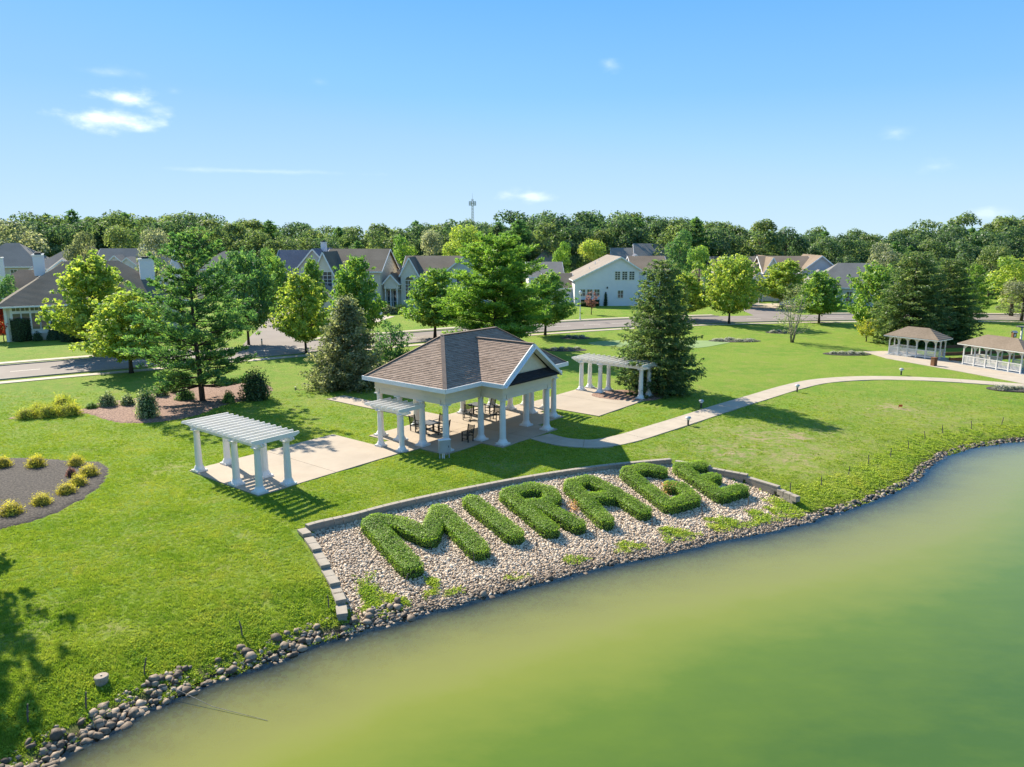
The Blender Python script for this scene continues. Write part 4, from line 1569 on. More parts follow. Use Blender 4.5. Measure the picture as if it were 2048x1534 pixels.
# ---------------------------------------------------------------- the two rail gazebos on the right
def gazebo(label, p0, p1, width, label_group='white railed gazebos'):
    p0 = np.array(p0); p1 = np.array(p1)
    d = p1 - p0
    Lg = float(np.linalg.norm(d)); rz = math.atan2(d[1], d[0])
    g = thing('gazebo', label, 'gazebo', (p0[0], p0[1], 0.0), rz, label_group)
    MB().box(-0.35, Lg + 0.35, -0.35, width + 0.35, -0.2, 0.06).build('floor', M['metal_grey'], g)
    hp = 2.2
    pm = MB().box(-0.055, 0.055, -0.055, 0.055, 0.06, hp).box(-0.07, 0.07, -0.07, 0.07, 0.06, 0.2).mesh('post', False, M['white'])
    nb = 5
    pos = [(Lg * k / nb, 0) for k in range(nb + 1)] + [(Lg * k / nb, width) for k in range(nb + 1)] + [(0, width / 2), (Lg, width / 2)]
    for x, y in pos:
        from_mesh('post', pm, g, (x, y, 0))
    def rail(a, b):
        a = np.array(a, float); b = np.array(b, float)
        mb = MB()
        mb.bar((*a, 0.95), (*b, 0.95), 0.09, 0.09).bar((*a, 0.24), (*b, 0.24), 0.07, 0.09)
        n = int(np.linalg.norm(b - a) / 0.115)
        for k in range(1, n):
            q = a + (b - a) * k / n
            mb.bar((*q, 0.25), (*q, 0.93), 0.05, 0.05)
        mb.build('railing', M['white'], g)
    def arch(a, b):
        a = np.array(a, float); b = np.array(b, float)
        mid_ = (a + b) / 2
        w_ = np.linalg.norm(b - a) / 2 - 0.07
        e = (b - a) / np.linalg.norm(b - a)
        mb = MB()
        m_ = 10
        z1 = hp - 0.02
        top = [], []
        V, F = [], []
        for k in range(m_ + 1):
            t = math.pi * k / m_
            x = -w_ * math.cos(t)
            z = hp - 0.62 + 0.50 * math.sin(t)
            for sgn in (-0.025, 0.025):
                q = mid_ + e * x + np.array([-e[1], e[0]]) * sgn
                V += [(q[0], q[1], z), (q[0], q[1], z1)]
        for k in range(m_):
            o = k * 4
            F += [(o, o + 4, o + 5, o + 1), (o + 2, o + 3, o + 7, o + 6), (o, o + 2, o + 6, o + 4)]
        mb.add(V, F).build('arch_board', M['white'], g)
    for k in range(nb):
        rail((Lg * k / nb, 0), (Lg * (k + 1) / nb, 0)); arch((Lg * k / nb, 0), (Lg * (k + 1) / nb, 0))
        if k != 2:
            rail((Lg * k / nb, width), (Lg * (k + 1) / nb, width))
        arch((Lg * k / nb, width), (Lg * (k + 1) / nb, width))
    for x in (0, Lg):
        for k in range(2):
            a, b = (x, width * k / 2), (x, width * (k + 1) / 2)
            arch(a, b)
            if x == 0:
                rail(a, b)
    MB().bar((-0.1, 0, hp + .04), (Lg + .1, 0, hp + .04), 0.14, 0.12).bar((-0.1, width, hp + .04), (Lg + .1, width, hp + .04), 0.14, 0.12) \
        .bar((0, .08, hp + .04), (0, width - .08, hp + .04), 0.138, 0.118).bar((Lg, .08, hp + .04), (Lg, width - .08, hp + .04), 0.138, 0.118).build('beam', M['white'], g)
    o_ = 0.5
    e = hp + 0.10
    hr = 1.05
    a, b, c, dd = (-o_, -o_, e), (Lg + o_, -o_, e), (Lg + o_, width + o_, e), (-o_, width + o_, e)
    r0, r1 = (width / 2 + .2, width / 2, e + hr), (Lg - width / 2 - .2, width / 2, e + hr)
    for q in ([a, b, r1, r0], [c, dd, r0, r1], [dd, a, r0], [b, c, r1]):
        MB().slab(q, 0.06).build('roof', M['roof_brown'], g)
    for p, q in ((a, b), (b, c), (c, dd), (dd, a)):
        MB().bar((p[0], p[1], e - 0.09), (q[0], q[1], e - 0.09), 0.03, 0.10).build('fascia', M['white'], g)
    return g


g1a, g1b = ground_at(1777, 709), ground_at(1868.5, 720.5)
g2a, g2b = ground_at(1925, 729), ground_at(2040, 748)
gazebo('white railed gazebo with brown roof, left one of the pair', g1a, g1b, 2.3)
gazebo('white railed gazebo with brown roof, right one cut by the frame edge', g2a, g2b, 2.5)
pp = np.array([ground_at(*q) for q in [(1742, 703), (1790, 717), (1870, 731), (1960, 747), (2080, 770)]])
struct('terrace', strip(offset_line(pp, -1.0), offset_line(pp, 4.6), -0.3, 0.045), M['walk'], 'pale concrete terrace under the two gazebos')
# bocce courts behind
for (a, b) in (((1868, 697), (2110, 690)), ((1885, 711), (2120, 702)), ((1900, 722), (2130, 713))):
    p, q = ground_at(*a), ground_at(*b)
    pr_ = thing('timber_edging', 'long brown timber board beside the %s bocce lane' % ('far' if a[1] < 700 else ('middle' if a[1] < 715 else 'near')), 'timber edging', (p[0], p[1], 0), 0, 'timber boards of the bocce lanes')
    MB().bar((0, 0, 0.17), (q[0] - p[0], q[1] - p[1], 0.17), 0.09, 0.34).build('board', M['timber'], pr_)
    for k in range(7):
        f_ = k / 6
        MB().box((q[0] - p[0]) * f_ - .06, (q[0] - p[0]) * f_ + .06, (q[1] - p[1]) * f_ + .05, (q[1] - p[1]) * f_ + .15, -0.05, 0.40).build('post', M['timber'], pr_)
bx_, by_ = ground_at(1867, 732)
bn = thing('litter_bin', 'brown wooden litter bin beside the left gazebo', 'litter bin', (bx_, by_, 0), RAD(20))
MB().box(-0.22, 0.22, -0.22, 0.22, 0, 0.86).build('bin_box', M['timber'], bn)
MB().box(-0.25, 0.25, -0.25, 0.25, 0.862, 0.93).build('lid', M['timber'], bn)
for k in range(4):
    MB().box(-0.2 + k * 0.105, -0.115 + k * 0.105, -0.24, -0.222, 0.04, 0.84).build('slat', M['timber'], bn)
bx_, by_ = ground_at(2026, 686)
bh = thing('bird_house', 'small brown and white box on a dark post near the right edge', 'bird house', (bx_, by_, 0))
MB().box(-0.05, 0.05, -0.05, 0.05, -0.1, 0.75).build('post', M['dark_metal'], bh)
MB().box(-0.22, 0.22, -0.2, 0.2, 0.75, 1.35).build('box', M['timber'], bh)
MB().box(-0.12, 0.12, -0.22, -0.202, 0.85, 1.2).build('notice', M['white'], bh)
MB().slab([(-0.3, -0.3, 1.35), (0.3, -0.3, 1.35), (0.3, 0, 1.6), (-0.3, 0, 1.6)], 0.04).slab([(-0.3, 0.3, 1.35), (-0.3, 0, 1.6), (0.3, 0, 1.6), (0.3, 0.3, 1.35)], 0.04).build('roof', M['metal_grey'], bh)
bx_, by_ = ground_at(2040, 690)
sp_ = thing('shelter_post', 'white post with a small flat top at the right frame edge', 'post', (bx_, by_, 0))
MB().box(-0.09, 0.09, -0.09, 0.09, -0.1, 2.25).build('post', M['white'], sp_)
MB().box(-0.5, 1.3, -0.5, 0.5, 2.25, 2.38).build('top', M['roof_grey'], sp_)


# ---------------------------------------------------------------- small things
def path_light(label, u, v):
    x, y, z = land_at(u, v)
    o = thing('path_light', label, 'path light', (x, y, z), 0, 'mushroom lights along the footpath')
    MB().lathe([(0.07, -0.1), (0.07, 0.36), (0.09, 0.38), (0.09, 0.42)], 12).build('post', M['dark_metal'], o)
    MB().lathe([(0.10, 0.42), (0.13, 0.44), (0.13, 0.55), (0.11, 0.57)], 12).build('lens', M['lamp_glass'], o)
    MB().lathe([(0.22, 0.56), (0.21, 0.60), (0.13, 0.68), (0.02, 0.71)], 14).build('cap', M['metal_grey'], o)


path_light('mushroom path light in the shade of the spruce', 1402, 816)
path_light('mushroom path light below the footpath bend', 1376, 851)
path_light('mushroom path light where the footpath begins to level out', 1594, 784)
path_light('mushroom path light above the level stretch of footpath', 1802, 750)

STAKES = [(1580, 986), (1643, 973), (1697, 951), (1737, 929), (1781, 914), (1817, 899), (1850, 879), (1885, 866), (1943, 858), (2003, 850), (1193, 1076), (1304, 1056), (1404, 1035), (1496, 1015),
          (810, 1175), (948, 1132), (1074, 1104), (658, 1218), (485, 1273), (288, 1351), (172, 1419), (56, 1448)]
for k, (u, v) in enumerate(STAKES):
    x, y, z = land_at(u, v)
    nth = ['first', 'second', 'third', 'fourth', 'fifth', 'sixth', 'seventh', 'eighth', 'ninth', 'tenth']
    if k < 10:
        lab, grp = 'thin weathered stake on the grassy right bank, %s counted from the hedge word' % nth[k], 'stakes on the right bank'
    elif k < 17:
        lab, grp = 'thin weathered stake in the gravel before the hedge word, %s from the left' % nth[[3, 4, 5, 6, 0, 1, 2][k - 10]], 'stakes in the gravel'
    else:
        lab, grp = 'thin weathered stake in the grass above the left rocks, %s from the stepped wall' % nth[k - 17], 'stakes on the left bank'
    tl = rs.normal(0, 0.06, 2)
    mb = MB().tube([(0, 0, -0.15), (tl[0] * .3, tl[1] * .3, 0.3), (tl[0], tl[1], 0.62)], [0.028, 0.026, 0.022], 6)
    mb.tube([(tl[0] * .5, tl[1] * .5, 0.36), (tl[0] * .5 + .02, tl[1] * .5, 0.40)], [0.036, 0.036], 6)
    tag(mb.build('stake', M['stake'], None, False, (x, y, z)), lab, 'stake', grp)

x, y, z = land_at(204, 1366)
wc = thing('well_cap', 'round concrete well cap in the grass at the lower left', 'well cap', (x, y, z))
MB().lathe([(0.20, -0.1), (0.20, 0.17), (0.215, 0.18), (0.215, 0.25), (0.19, 0.27)], 20).build('casing', M['concrete_cap'], wc)
MB().lathe([(0.03, 0.27), (0.03, 0.30)], 8).build('lifting_eye', M['dark_metal'], wc)
p0 = land_at(343, 1390); p1 = ground_at(425, 1414, -1.16); p2 = ground_at(535, 1440, -1.17)
tag(MB().tube([(p0[0], p0[1], p0[2] + 0.30), (p1[0], p1[1], -1.14), (p2[0], p2[1], -1.185)], [0.010, 0.009, 0.007], 5).build('dead_branch', M['bark_pale']), 'thin bleached branch lying from the rocks into the water', 'branch')
x, y, z = land_at(1797, 816)
fl = thing('marker_flag', 'tiny orange marker on a bare patch of the lawn', 'flag', (x, y, z))
MB().tube([(0, 0, -0.05), (0, 0, 0.28)], [0.008, 0.008], 5).build('wire', M['dark_metal'], fl)
MB().box(0, 0.30, -0.004, 0.004, 0.10, 0.28).build('flag', M['orange'], fl)


# ---------------------------------------------------------------- tree prototypes
class Proto:
    pass


def clump_leaves(C, R, n, rng, up=0.5, size=(0.16, 0.28), center=None, flat=1.0):
    """leaves around clump centres C with radii R, n leaves for each clump"""
    m = len(C)
    idx = np.repeat(np.arange(m), n)
    off = unit(rng.normal(size=(m * n, 3))) * (rng.rand(m * n, 1) ** 0.5)
    off[:, 2] *= flat
    P = C[idx] + off * R[idx][:, None]
    N = off + rng.normal(size=off.shape) * 0.6
    N[:, 2] += up
    ct = np.clip(rng.normal(0.5, 0.17, m), 0, 1)
    tint = np.clip(ct[idx] + rng.normal(0, 0.16, m * n), 0, 1)
    S = rng.uniform(size[0], size[1], m * n)
    return P, N, S, tint


def make_broadleaf(name, seed, h, r, z0, leafmat, nb=120, per=5, nleaf=13, lsize=(0.17, 0.30), shape='oval', clump=0.42, stems=1, trunk=0.14, bark='bark', sparse=1.0):
    rng = np.random.RandomState(seed)
    mb = MB()
    lean = rng.normal(0, 0.02, 2) * h
    def axis(z):
        t = z / h
        return np.array([lean[0] * t + 0.05 * math.sin(3 * t + seed), lean[1] * t + 0.05 * math.cos(4 * t + seed), z])
    zs = np.linspace(-0.15, h * 0.86, 8)
    if stems == 1:
        mb.tube([axis(z) for z in zs], [trunk * (1.35 if i == 0 else 1) * (1 - 0.85 * max(z, 0) / (h * 0.86)) + 0.015 for i, z in enumerate(zs)], 8)
    else:
        for k in range(stems):
            a = 6.28 * k / stems + rng.uniform(0, .5)
            rr = r * rng.uniform(0.35, 0.6)
            top = h * rng.uniform(0.7, 0.9)
            mb.tube([(0.08 * math.cos(a), 0.08 * math.sin(a), -0.1), (rr * .35 * math.cos(a), rr * .35 * math.sin(a), top * .35), (rr * .7 * math.cos(a), rr * .7 * math.sin(a), top * .7), (rr * math.cos(a), rr * math.sin(a), top)],
                    [trunk * .7, trunk * .5, trunk * .3, 0.015], 6)
    def env(t):
        if shape == 'oval':
            return r * min(1.0, (t / 0.28 + 0.12) ** 0.6) * max(0.0, 1 - t) ** 0.52 * 1.22
        if shape == 'round':
            return r * math.sqrt(max(0.0, 1 - (2 * t - 0.92) ** 2 / 1.2))
        if shape == 'vase':
            return r * (0.35 + 0.75 * t ** 0.7) * (1 - t ** 5)
        return r * (1 - t) ** 0.8
    C, R = [], []
    ga = 2.39996
    for k in range(nb):
        while True:
            t = rng.rand()
            if rng.rand() < env(t) / r * 0.9 + 0.12:
                break
        a = k * ga + rng.normal(0, 0.3)
        lob = 1 + 0.13 * math.sin(2.3 * a + 5 * t + seed) + 0.10 * math.sin(5.1 * a - 7 * t + 2 * seed)
        rr = env(t) * rng.uniform(0.80, 1.08) * lob
        ze = z0 + t * (h - z0)
        end = axis(ze) * np.array([1, 1, 0]) + np.array([rr * math.cos(a), rr * math.sin(a), ze])
        zb = max(z0 * 0.75, ze - rr * rng.uniform(0.55, 0.95))
        st = axis(min(zb, h * 0.84))
        if k % 3 == 0:
            midp = (st + end) / 2 + np.array([0, 0, -0.08 * rr])
            mb.tube([st, midp, end * 0.93 + st * 0.07], [0.045, 0.028, 0.010], 5)
        for j in range(per):
            f = 0.42 + 0.62 * (j + rng.rand() * 0.8) / per
            C.append(st + (end - st) * f + rng.normal(0, 0.14 * r / 3, 3))
            R.append(clump * rng.uniform(0.6, 1.15) * (0.75 + 0.35 * (f < 0.85)))
    C = np.array(C); R = np.array(R)
    C[:, 2] = np.maximum(C[:, 2], z0 * 0.8)
    P, N, S, T = clump_leaves(C, R, nleaf, rng, 0.55, lsize, flat=0.8)
    p = Proto()
    p.h, p.r = h, r
    p.trunk = mb.mesh('trunk', True, M[bark])
    p.crown = leaf_mesh('crown', P, N, S, T, M['leaf_' + leafmat], 0.7, rng=rng)
    p.name = name
    return p


def make_forest_tree(name, seed, h, r, leafmat, n_lobe=26, nleaf=3600, lsize=(0.42, 0.75), low=0.16):
    """broad, billowy crown of many lobes"""
    rng = np.random.RandomState(seed)
    lobes, lr = [], []
    for k in range(n_lobe):
        t = rng.rand() ** 0.8
        a = k * 2.39996 + rng.normal(0, .3)
        zz = h * (low + 0.10 + (1 - low - 0.16) * t)
        e = r * math.sqrt(max(0.05, 1 - ((t - 0.42) / 0.62) ** 2)) * rng.uniform(0.45, 0.85)
        lobes.append((e * math.cos(a), e * math.sin(a), zz)); lr.append(r * rng.uniform(0.24, 0.42))
    lobes.append((0, 0, h * 0.9)); lr.append(r * 0.34)
    lobes = np.array(lobes); lr = np.array(lr)
    w = lr ** 2
    idx = rng.choice(len(lobes), nleaf, p=w / w.sum())
    d = unit(rng.normal(size=(nleaf, 3)))
    d[:, 2] = np.where(d[:, 2] < -0.35, -d[:, 2] * rng.rand(nleaf), d[:, 2])
    d = unit(d)
    rad = lr[idx] * (0.72 + 0.34 * rng.rand(nleaf))
    P = lobes[idx] + d * rad[:, None]
    N = d * 1.0 + rng.normal(size=d.shape) * 0.55
    N[:, 2] += 0.35
    lt = np.clip(rng.normal(0.48, 0.14, len(lobes)), 0, 1)
    T = np.clip(lt[idx] + rng.normal(0, 0.16, nleaf), 0, 1)
    mb = MB()
    mb.tube([(0, 0, -0.3), (0.1, 0.05, h * 0.3), (0, 0.1, h * 0.75)], [0.30, 0.22, 0.06], 7)
    for k in range(6):
        l = lobes[k * 3]
        mb.tube([(0.05, 0.05, max(h * 0.25, l[2] - r * 0.7)), l * 0.9], [0.10, 0.03], 5)
    p = Proto()
    p.h, p.r, p.name = h, r, name
    p.trunk = mb.mesh('trunk', True, M['bark'])
    p.crown = leaf_mesh('crown', P, N, rng.uniform(lsize[0], lsize[1], nleaf), T, M['leaf_' + leafmat], 0.8, rng=rng)
    return p


def make_pine(name, seed, h, r, leafmat, z0=2.0, layers=17, nbr=8, n_leaf=26, lsize=(0.26, 0.48), droop=0.0, clumpr=0.48, top_taper=0.85, irregular=0.28):
    """layers of reaching boughs with upturned needle sprays"""
    rng = np.random.RandomState(seed)
    mb = MB()
    zs = np.linspace(-0.2, h * 0.97, 9)
    mb.tube([(0.12 * math.sin(z * .35 + seed), 0.1 * math.cos(z * .4 + seed), z) for z in zs], [0.26 * (1 - max(z, 0) / h) + 0.02 for z in zs], 9)
    C, R, D = [], [], []
    for l in range(layers):
        t = (l + 0.4 * rng.rand()) / layers
        z = z0 + t * (h - z0) * 0.97
        L0 = r * min(1.0, (0.62 + 1.5 * t)) * (1 - t) ** top_taper * 1.15 + 0.35
        n = max(3, int(nbr * (1 - 0.45 * t)))
        a0 = rng.uniform(0, 6.28)
        for k in range(n):
            a = a0 + 6.28 * k / n + rng.normal(0, 0.22)
            Lb = L0 * rng.uniform(1 - irregular, 1 + irregular)
            rise = rng.normal(0.08 + 0.55 * t, 0.14) - droop
            st = np.array([0, 0, z])
            end = np.array([Lb * math.cos(a), Lb * math.sin(a), z + rise * Lb])
            midp = (st + end) / 2 + np.array([0, 0, -0.05 * Lb])
            mb.tube([st, midp, end], [0.055 * (1 - t) + 0.015, 0.03 * (1 - t) + 0.01, 0.008], 5)
            m = max(3, int(Lb / 0.34))
            for j in range(m):
                f = 0.30 + 0.72 * (j + rng.rand()) / m
                q = st + (end - st) * f + np.array([0, 0, 0.06])
                side = np.array([-math.sin(a), math.cos(a), 0]) * rng.normal(0, 0.24 * Lb * (0.35 + 0.5 * f) * 0.6)
                C.append(q + side + rng.normal(0, 0.05, 3)); R.append(clumpr * rng.uniform(0.6, 1.1) * (1 - 0.35 * t)); D.append((math.cos(a), math.sin(a), 0.6 - droop))
    C.append(np.array([0, 0, h])); R.append(0.3); D.append((0, 0, 1))
    C = np.array(C); R = np.array(R); D = np.array(D, float)
    m = len(C)
    idx = np.repeat(np.arange(m), n_leaf)
    off = unit(rng.normal(size=(m * n_leaf, 3))) * rng.rand(m * n_leaf, 1) ** 0.6
    off[:, 2] = off[:, 2] * 0.55 + 0.06
    P = C[idx] + off * R[idx][:, None]
    along = D[idx] * 0.6 + unit(off) * 1.0
    along[:, 2] += 0.25 - droop
    N = np.cross(along, rng.normal(size=along.shape))
    N[:, 2] = np.abs(N[:, 2]) + 0.25
    ct = np.clip(rng.normal(0.47, 0.15, m), 0, 1)
    T = np.clip(ct[idx] + rng.normal(0, 0.15, len(idx)), 0, 1)
    p = Proto()
    p.h, p.r, p.name = h, r, name
    p.trunk = mb.mesh('trunk', True, M['bark'])
    p.crown = leaf_mesh('crown', P, N, rng.uniform(lsize[0], lsize[1], len(idx)), T, M['leaf_' + leafmat], 0.30, along=along, rng=rng)
    return p


def make_spruce(name, seed, h, r, leafmat, layers=26, nbr=13, n_leaf=15, lsize=(0.20, 0.36), z0=0.4, taper=0.72, clumpr=0.34):
    rng = np.random.RandomState(seed)
    mb = MB()
    mb.tube([(0, 0, -0.2), (0.03, 0, h * 0.5), (0, 0.02, h * 0.97)], [0.28, 0.15, 0.02], 9)
    C, R, D = [], [], []
    for l in range(layers):
        t = (l + 0.5 * rng.rand()) / layers
        z = z0 + t * (h - z0) * 0.97
        L0 = r * (1 - t) ** taper * (0.78 + 0.22 * min(1, t / 0.15)) + 0.15
        n = max(4, int(nbr * (1 - 0.55 * t)))
        a0 = rng.uniform(0, 6.28)
        for k in range(n):
            a = a0 + 6.28 * k / n + rng.normal(0, 0.2)
            Lb = L0 * rng.uniform(0.66, 1.16)
            st = np.array([0, 0, z])
            dip = -0.18 * (1 - t) + 0.18 * t
            end = np.array([Lb * math.cos(a), Lb * math.sin(a), z + dip * Lb + 0.10 * Lb])
            midp = (st + end) / 2 + np.array([0, 0, -0.10 * Lb])
            if k % 2 == 0:
                mb.tube([st, midp, end], [0.035 * (1 - t) + 0.01, 0.02, 0.006], 4)
            m = max(3, int(Lb / 0.27))
            for j in range(m):
                f = 0.34 + 0.70 * (j + rng.rand()) / m
                q = (1 - f) ** 2 * st + 2 * f * (1 - f) * midp + f * f * end
                side = np.array([-math.sin(a), math.cos(a), 0]) * rng.normal(0, 0.17 * Lb)
                C.append(q + side * (0.4 + 0.4 * f)); R.append(clumpr * rng.uniform(0.6, 1.15)); D.append((math.cos(a), math.sin(a), -0.15))
    C = np.array(C); R = np.array(R); D = np.array(D, float)
    m = len(C)
    idx = np.repeat(np.arange(m), n_leaf)
    off = unit(rng.normal(size=(m * n_leaf, 3))) * rng.rand(m * n_leaf, 1) ** 0.6
    off[:, 2] = off[:, 2] * 0.6 - 0.15
    P = C[idx] + off * R[idx][:, None]
    along = D[idx] * 0.8 + unit(off) * 0.8
    along[:, 2] -= 0.25
    N = np.cross(along, rng.normal(size=along.shape))
    N[:, 2] = np.abs(N[:, 2]) + 0.2
    ct = np.clip(rng.normal(0.45, 0.2, m), 0, 1)
    T = np.clip(ct[idx] + rng.normal(0, 0.17, len(idx)), 0, 1)
    p = Proto()
    p.h, p.r, p.name = h, r, name
    p.trunk = mb.mesh('trunk', True, M['bark'])
    p.crown = leaf_mesh('crown', P, N, rng.uniform(lsize[0], lsize[1], len(idx)), T, M['leaf_' + leafmat], 0.36, along=along, rng=rng)
    return p


M['leaf_core_gold'] = plain('golden_twigs', (0.16, 0.15, 0.02), (0.10, 0.10, 0.015), 0.95, 8.0)


def make_shrub(name, seed, h, r, leafmat, n=900, lsize=(0.05, 0.11), shape='mound', spiky=0.0, aspect=0.6):
    """h, r in metres; a leafy shell over twiggy stems"""
    rng = np.random.RandomState(seed)
    d = unit(rng.normal(size=(n, 3)))
    d[:, 2] = np.abs(d[:, 2])
    if shape == 'mound':
        rad = rng.uniform(0.72, 1.02, n) * (1 + 0.10 * np.sin(d[:, 0] * 5 + seed) * np.sin(d[:, 1] * 6) + spiky * rng.rand(n) ** 3)
        P = d * rad[:, None] * np.array([r, r, h])
        N = d * 0.8 + rng.normal(size=d.shape) * 0.5 + np.array([0, 0, 0.3])
    elif shape == 'cone':
        t = 1 - np.sqrt(rng.rand(n)); a = rng.uniform(0, 6.28, n)
        rr = r * (1 - t) ** 0.8 * rng.uniform(0.8, 1.05, n)
        P = np.column_stack([rr * np.cos(a), rr * np.sin(a), h * t])
        N = np.column_stack([np.cos(a), np.sin(a), np.full(n, 0.4)]) + rng.normal(size=d.shape) * 0.4
    else:                                            # a clipped block
        u_ = rng.uniform(-1, 1, (n, 3)); ax = rng.choice(3, n, p=[.35, .35, .3])
        sg = rng.choice([-1, 1], n)
        u_[np.arange(n), ax] = sg
        u_[:, 2] = np.where(ax == 2, 1, u_[:, 2])
        P = np.column_stack([u_[:, 0] * r, u_[:, 1] * r * 0.7, (u_[:, 2] * 0.5 + 0.5) * h]) + rng.normal(0, 0.03, (n, 3))
        N = np.zeros((n, 3)); N[np.arange(n), ax] = sg; N += rng.normal(0, 0.5, (n, 3)); N[:, 2] += 0.2
    P[:, 2] = np.maximum(P[:, 2], 0.02)
    along = None
    if spiky:
        along = d * 1.2 + np.array([0, 0, 0.35])
    T = np.clip(0.5 + 0.2 * np.sin(P[:, 0] / r * 4 + seed) + rng.normal(0, 0.2, n), 0, 1)
    mb = MB()
    for k in range(7):
        a = k * 0.9
        mb.tube([(0, 0, -0.05), (r * .3 * math.cos(a), r * .3 * math.sin(a), h * .4), (r * .6 * math.cos(a), r * .6 * math.sin(a), h * .68)], [0.03 * h + .006, 0.02 * h + .004, 0.004], 4)
    if shape == 'block':
        mb.box(-r * .93, r * .93, -r * .65, r * .65, 0, h * .95)
    elif shape == 'cone':
        mb.lathe([(r * .85, 0), (r * .5, h * .45), (0.02, h * .9)], 10)
    else:
        mb.lathe([(r * .60, 0), (r * .72, h * .3), (r * .55, h * .6), (r * .05, h * .8)], 12)
    p = Proto()
    p.h, p.r, p.name = h, r, name
    p.trunk = mb.mesh('stems', True, M['leaf_core_gold'] if leafmat.startswith('gold') else M['hedge_core'])
    p.crown = leaf_mesh('foliage', P, N, rng.uniform(lsize[0], lsize[1], n), T, M['leaf_' + leafmat], aspect, along=along, rng=rng)
    return p


PR = {}
PR['maple1'] = make_broadleaf('maple_tree', 11, 9.0, 3.4, 2.0, 'maple', nb=190, per=5, nleaf=14, lsize=(0.2, 0.36), clump=0.46)
PR['maple2'] = make_broadleaf('maple_tree', 12, 9.0, 3.4, 2.0, 'maple', nb=190, per=5, nleaf=14, lsize=(0.2, 0.36), clump=0.46)
PR['maple3'] = make_broadleaf('maple_tree', 13, 8.5, 3.9, 1.8, 'maple', nb=190, per=5, nleaf=14, lsize=(0.2, 0.36), clump=0.48, shape='round')
PR['pine1'] = make_pine('pine_tree', 21, 13.6, 5.0, 'pine', z0=1.3, layers=19, nbr=10, n_leaf=26, lsize=(0.22, 0.42), clumpr=0.50, irregular=0.45, top_taper=0.70)
PR['pine2'] = make_pine('pine_tree', 22, 13.0, 5.0, 'pine_bright', z0=1.0, layers=22, nbr=12, n_leaf=28, lsize=(0.26, 0.48), top_taper=0.5, clumpr=0.70, irregular=0.38)
PR['spruce1'] = make_spruce('spruce_tree', 31, 11.5, 4.0, 'spruce', layers=30, nbr=15, n_leaf=14, taper=0.50, clumpr=0.38)
PR['spruce2'] = make_spruce('spruce_tree', 32, 11.5, 3.7, 'spruce', layers=28, nbr=15, n_leaf=13, taper=0.42, clumpr=0.44)
PR['olive'] = make_broadleaf('evergreen_tree', 41, 8.0, 3.9, 0.3, 'olive', nb=330, per=5, nleaf=15, lsize=(0.15, 0.27), shape='cone', clump=0.55)
PR['bush'] = make_broadleaf('bush', 42, 3.6, 2.0, 0.15, 'maple_dark', nb=70, per=4, nleaf=14, lsize=(0.12, 0.22), shape='round', clump=0.38, trunk=0.08)
PR['birch'] = make_broadleaf('birch_tree', 43, 7.2, 2.3, 1.2, 'birch', nb=75, per=4, nleaf=6, lsize=(0.10, 0.19), shape='oval', clump=0.42, stems=4, trunk=0.13, bark='bark_pale')
PR['small'] = make_broadleaf('ornamental_tree', 44, 3.2, 1.4, 0.9, 'gold_green', nb=40, per=4, nleaf=11, lsize=(0.11, 0.2), shape='round', clump=0.28, trunk=0.06)
PR['plum'] = make_broadleaf('plum_tree', 45, 4.2, 1.6, 1.5, 'plum', nb=45, per=4, nleaf=8, lsize=(0.11, 0.2), shape='vase', clump=0.30, trunk=0.07)
for k in range(6):
    PR['wood%d' % k] = make_forest_tree('broadleaf_tree', 60 + k, 18.0, 6.2 + 0.5 * (k % 3), 'wood' if k % 2 else 'wood_b')
PR['wood6'] = make_pine('pine_tree', 71, 18.5, 5.0, 'pine', z0=4.0, layers=18, nbr=9, n_leaf=11, lsize=(0.5, 0.9), clumpr=1.0)
PR['wood7'] = make_pine('pine_tree', 72, 17.5, 4.6, 'wood', z0=4.0, layers=18, nbr=9, n_leaf=11, lsize=(0.5, 0.9), clumpr=1.0)
PR['mid0'] = make_forest_tree('broadleaf_tree', 81, 10.0, 4.2, 'maple', 24, 4200, (0.24, 0.44), 0.10)
PR['mid1'] = make_forest_tree('broadleaf_tree', 82, 10.0, 4.6, 'maple', 24, 4200, (0.24, 0.44), 0.10)


WIDE = {'pine1': 0.74, 'pine2': 0.92, 'spruce1': 0.93, 'spruce2': 0.98, 'maple1': 1.04, 'maple2': 1.04, 'maple3': 1.04}


def plant(proto, label, cat, u, vb, vt, wpx, leaf=None, rot=None, group=None, z=None, name=None, depth=None):
    """stand a prototype where the photograph shows its foot (u, vb), as tall as row vt and about wpx wide"""
    p = PR[proto] if isinstance(proto, str) else proto
    if depth is not None:
        y = depth; x = x_for(u, y); zz = 0.0
    else:
        x, y, zz = land_at(u, vb)
    hgt = height_for(y, vt) - zz
    wid = WIDE.get(proto, 1.0) * wpx * (y * math.cos(PITCH) + CAMH * math.sin(PITCH)) / FPX / 2
    o = thing(name or p.name, label, cat, (x, y, zz), rot if rot is not None else rs.uniform(0, 6.28), group)
    sx_, sz_ = wid / p.r, hgt / p.h
    o.scale = (sx_, sx_, sz_)
    from_mesh(p.trunk.name.split('.')[0], p.trunk, o)
    c = from_mesh(p.crown.name.split('.')[0], p.crown, o)
    if leaf:
        c.material_slots[0].link = 'OBJECT'
        c.material_slots[0].material = M['leaf_' + leaf]
    return o


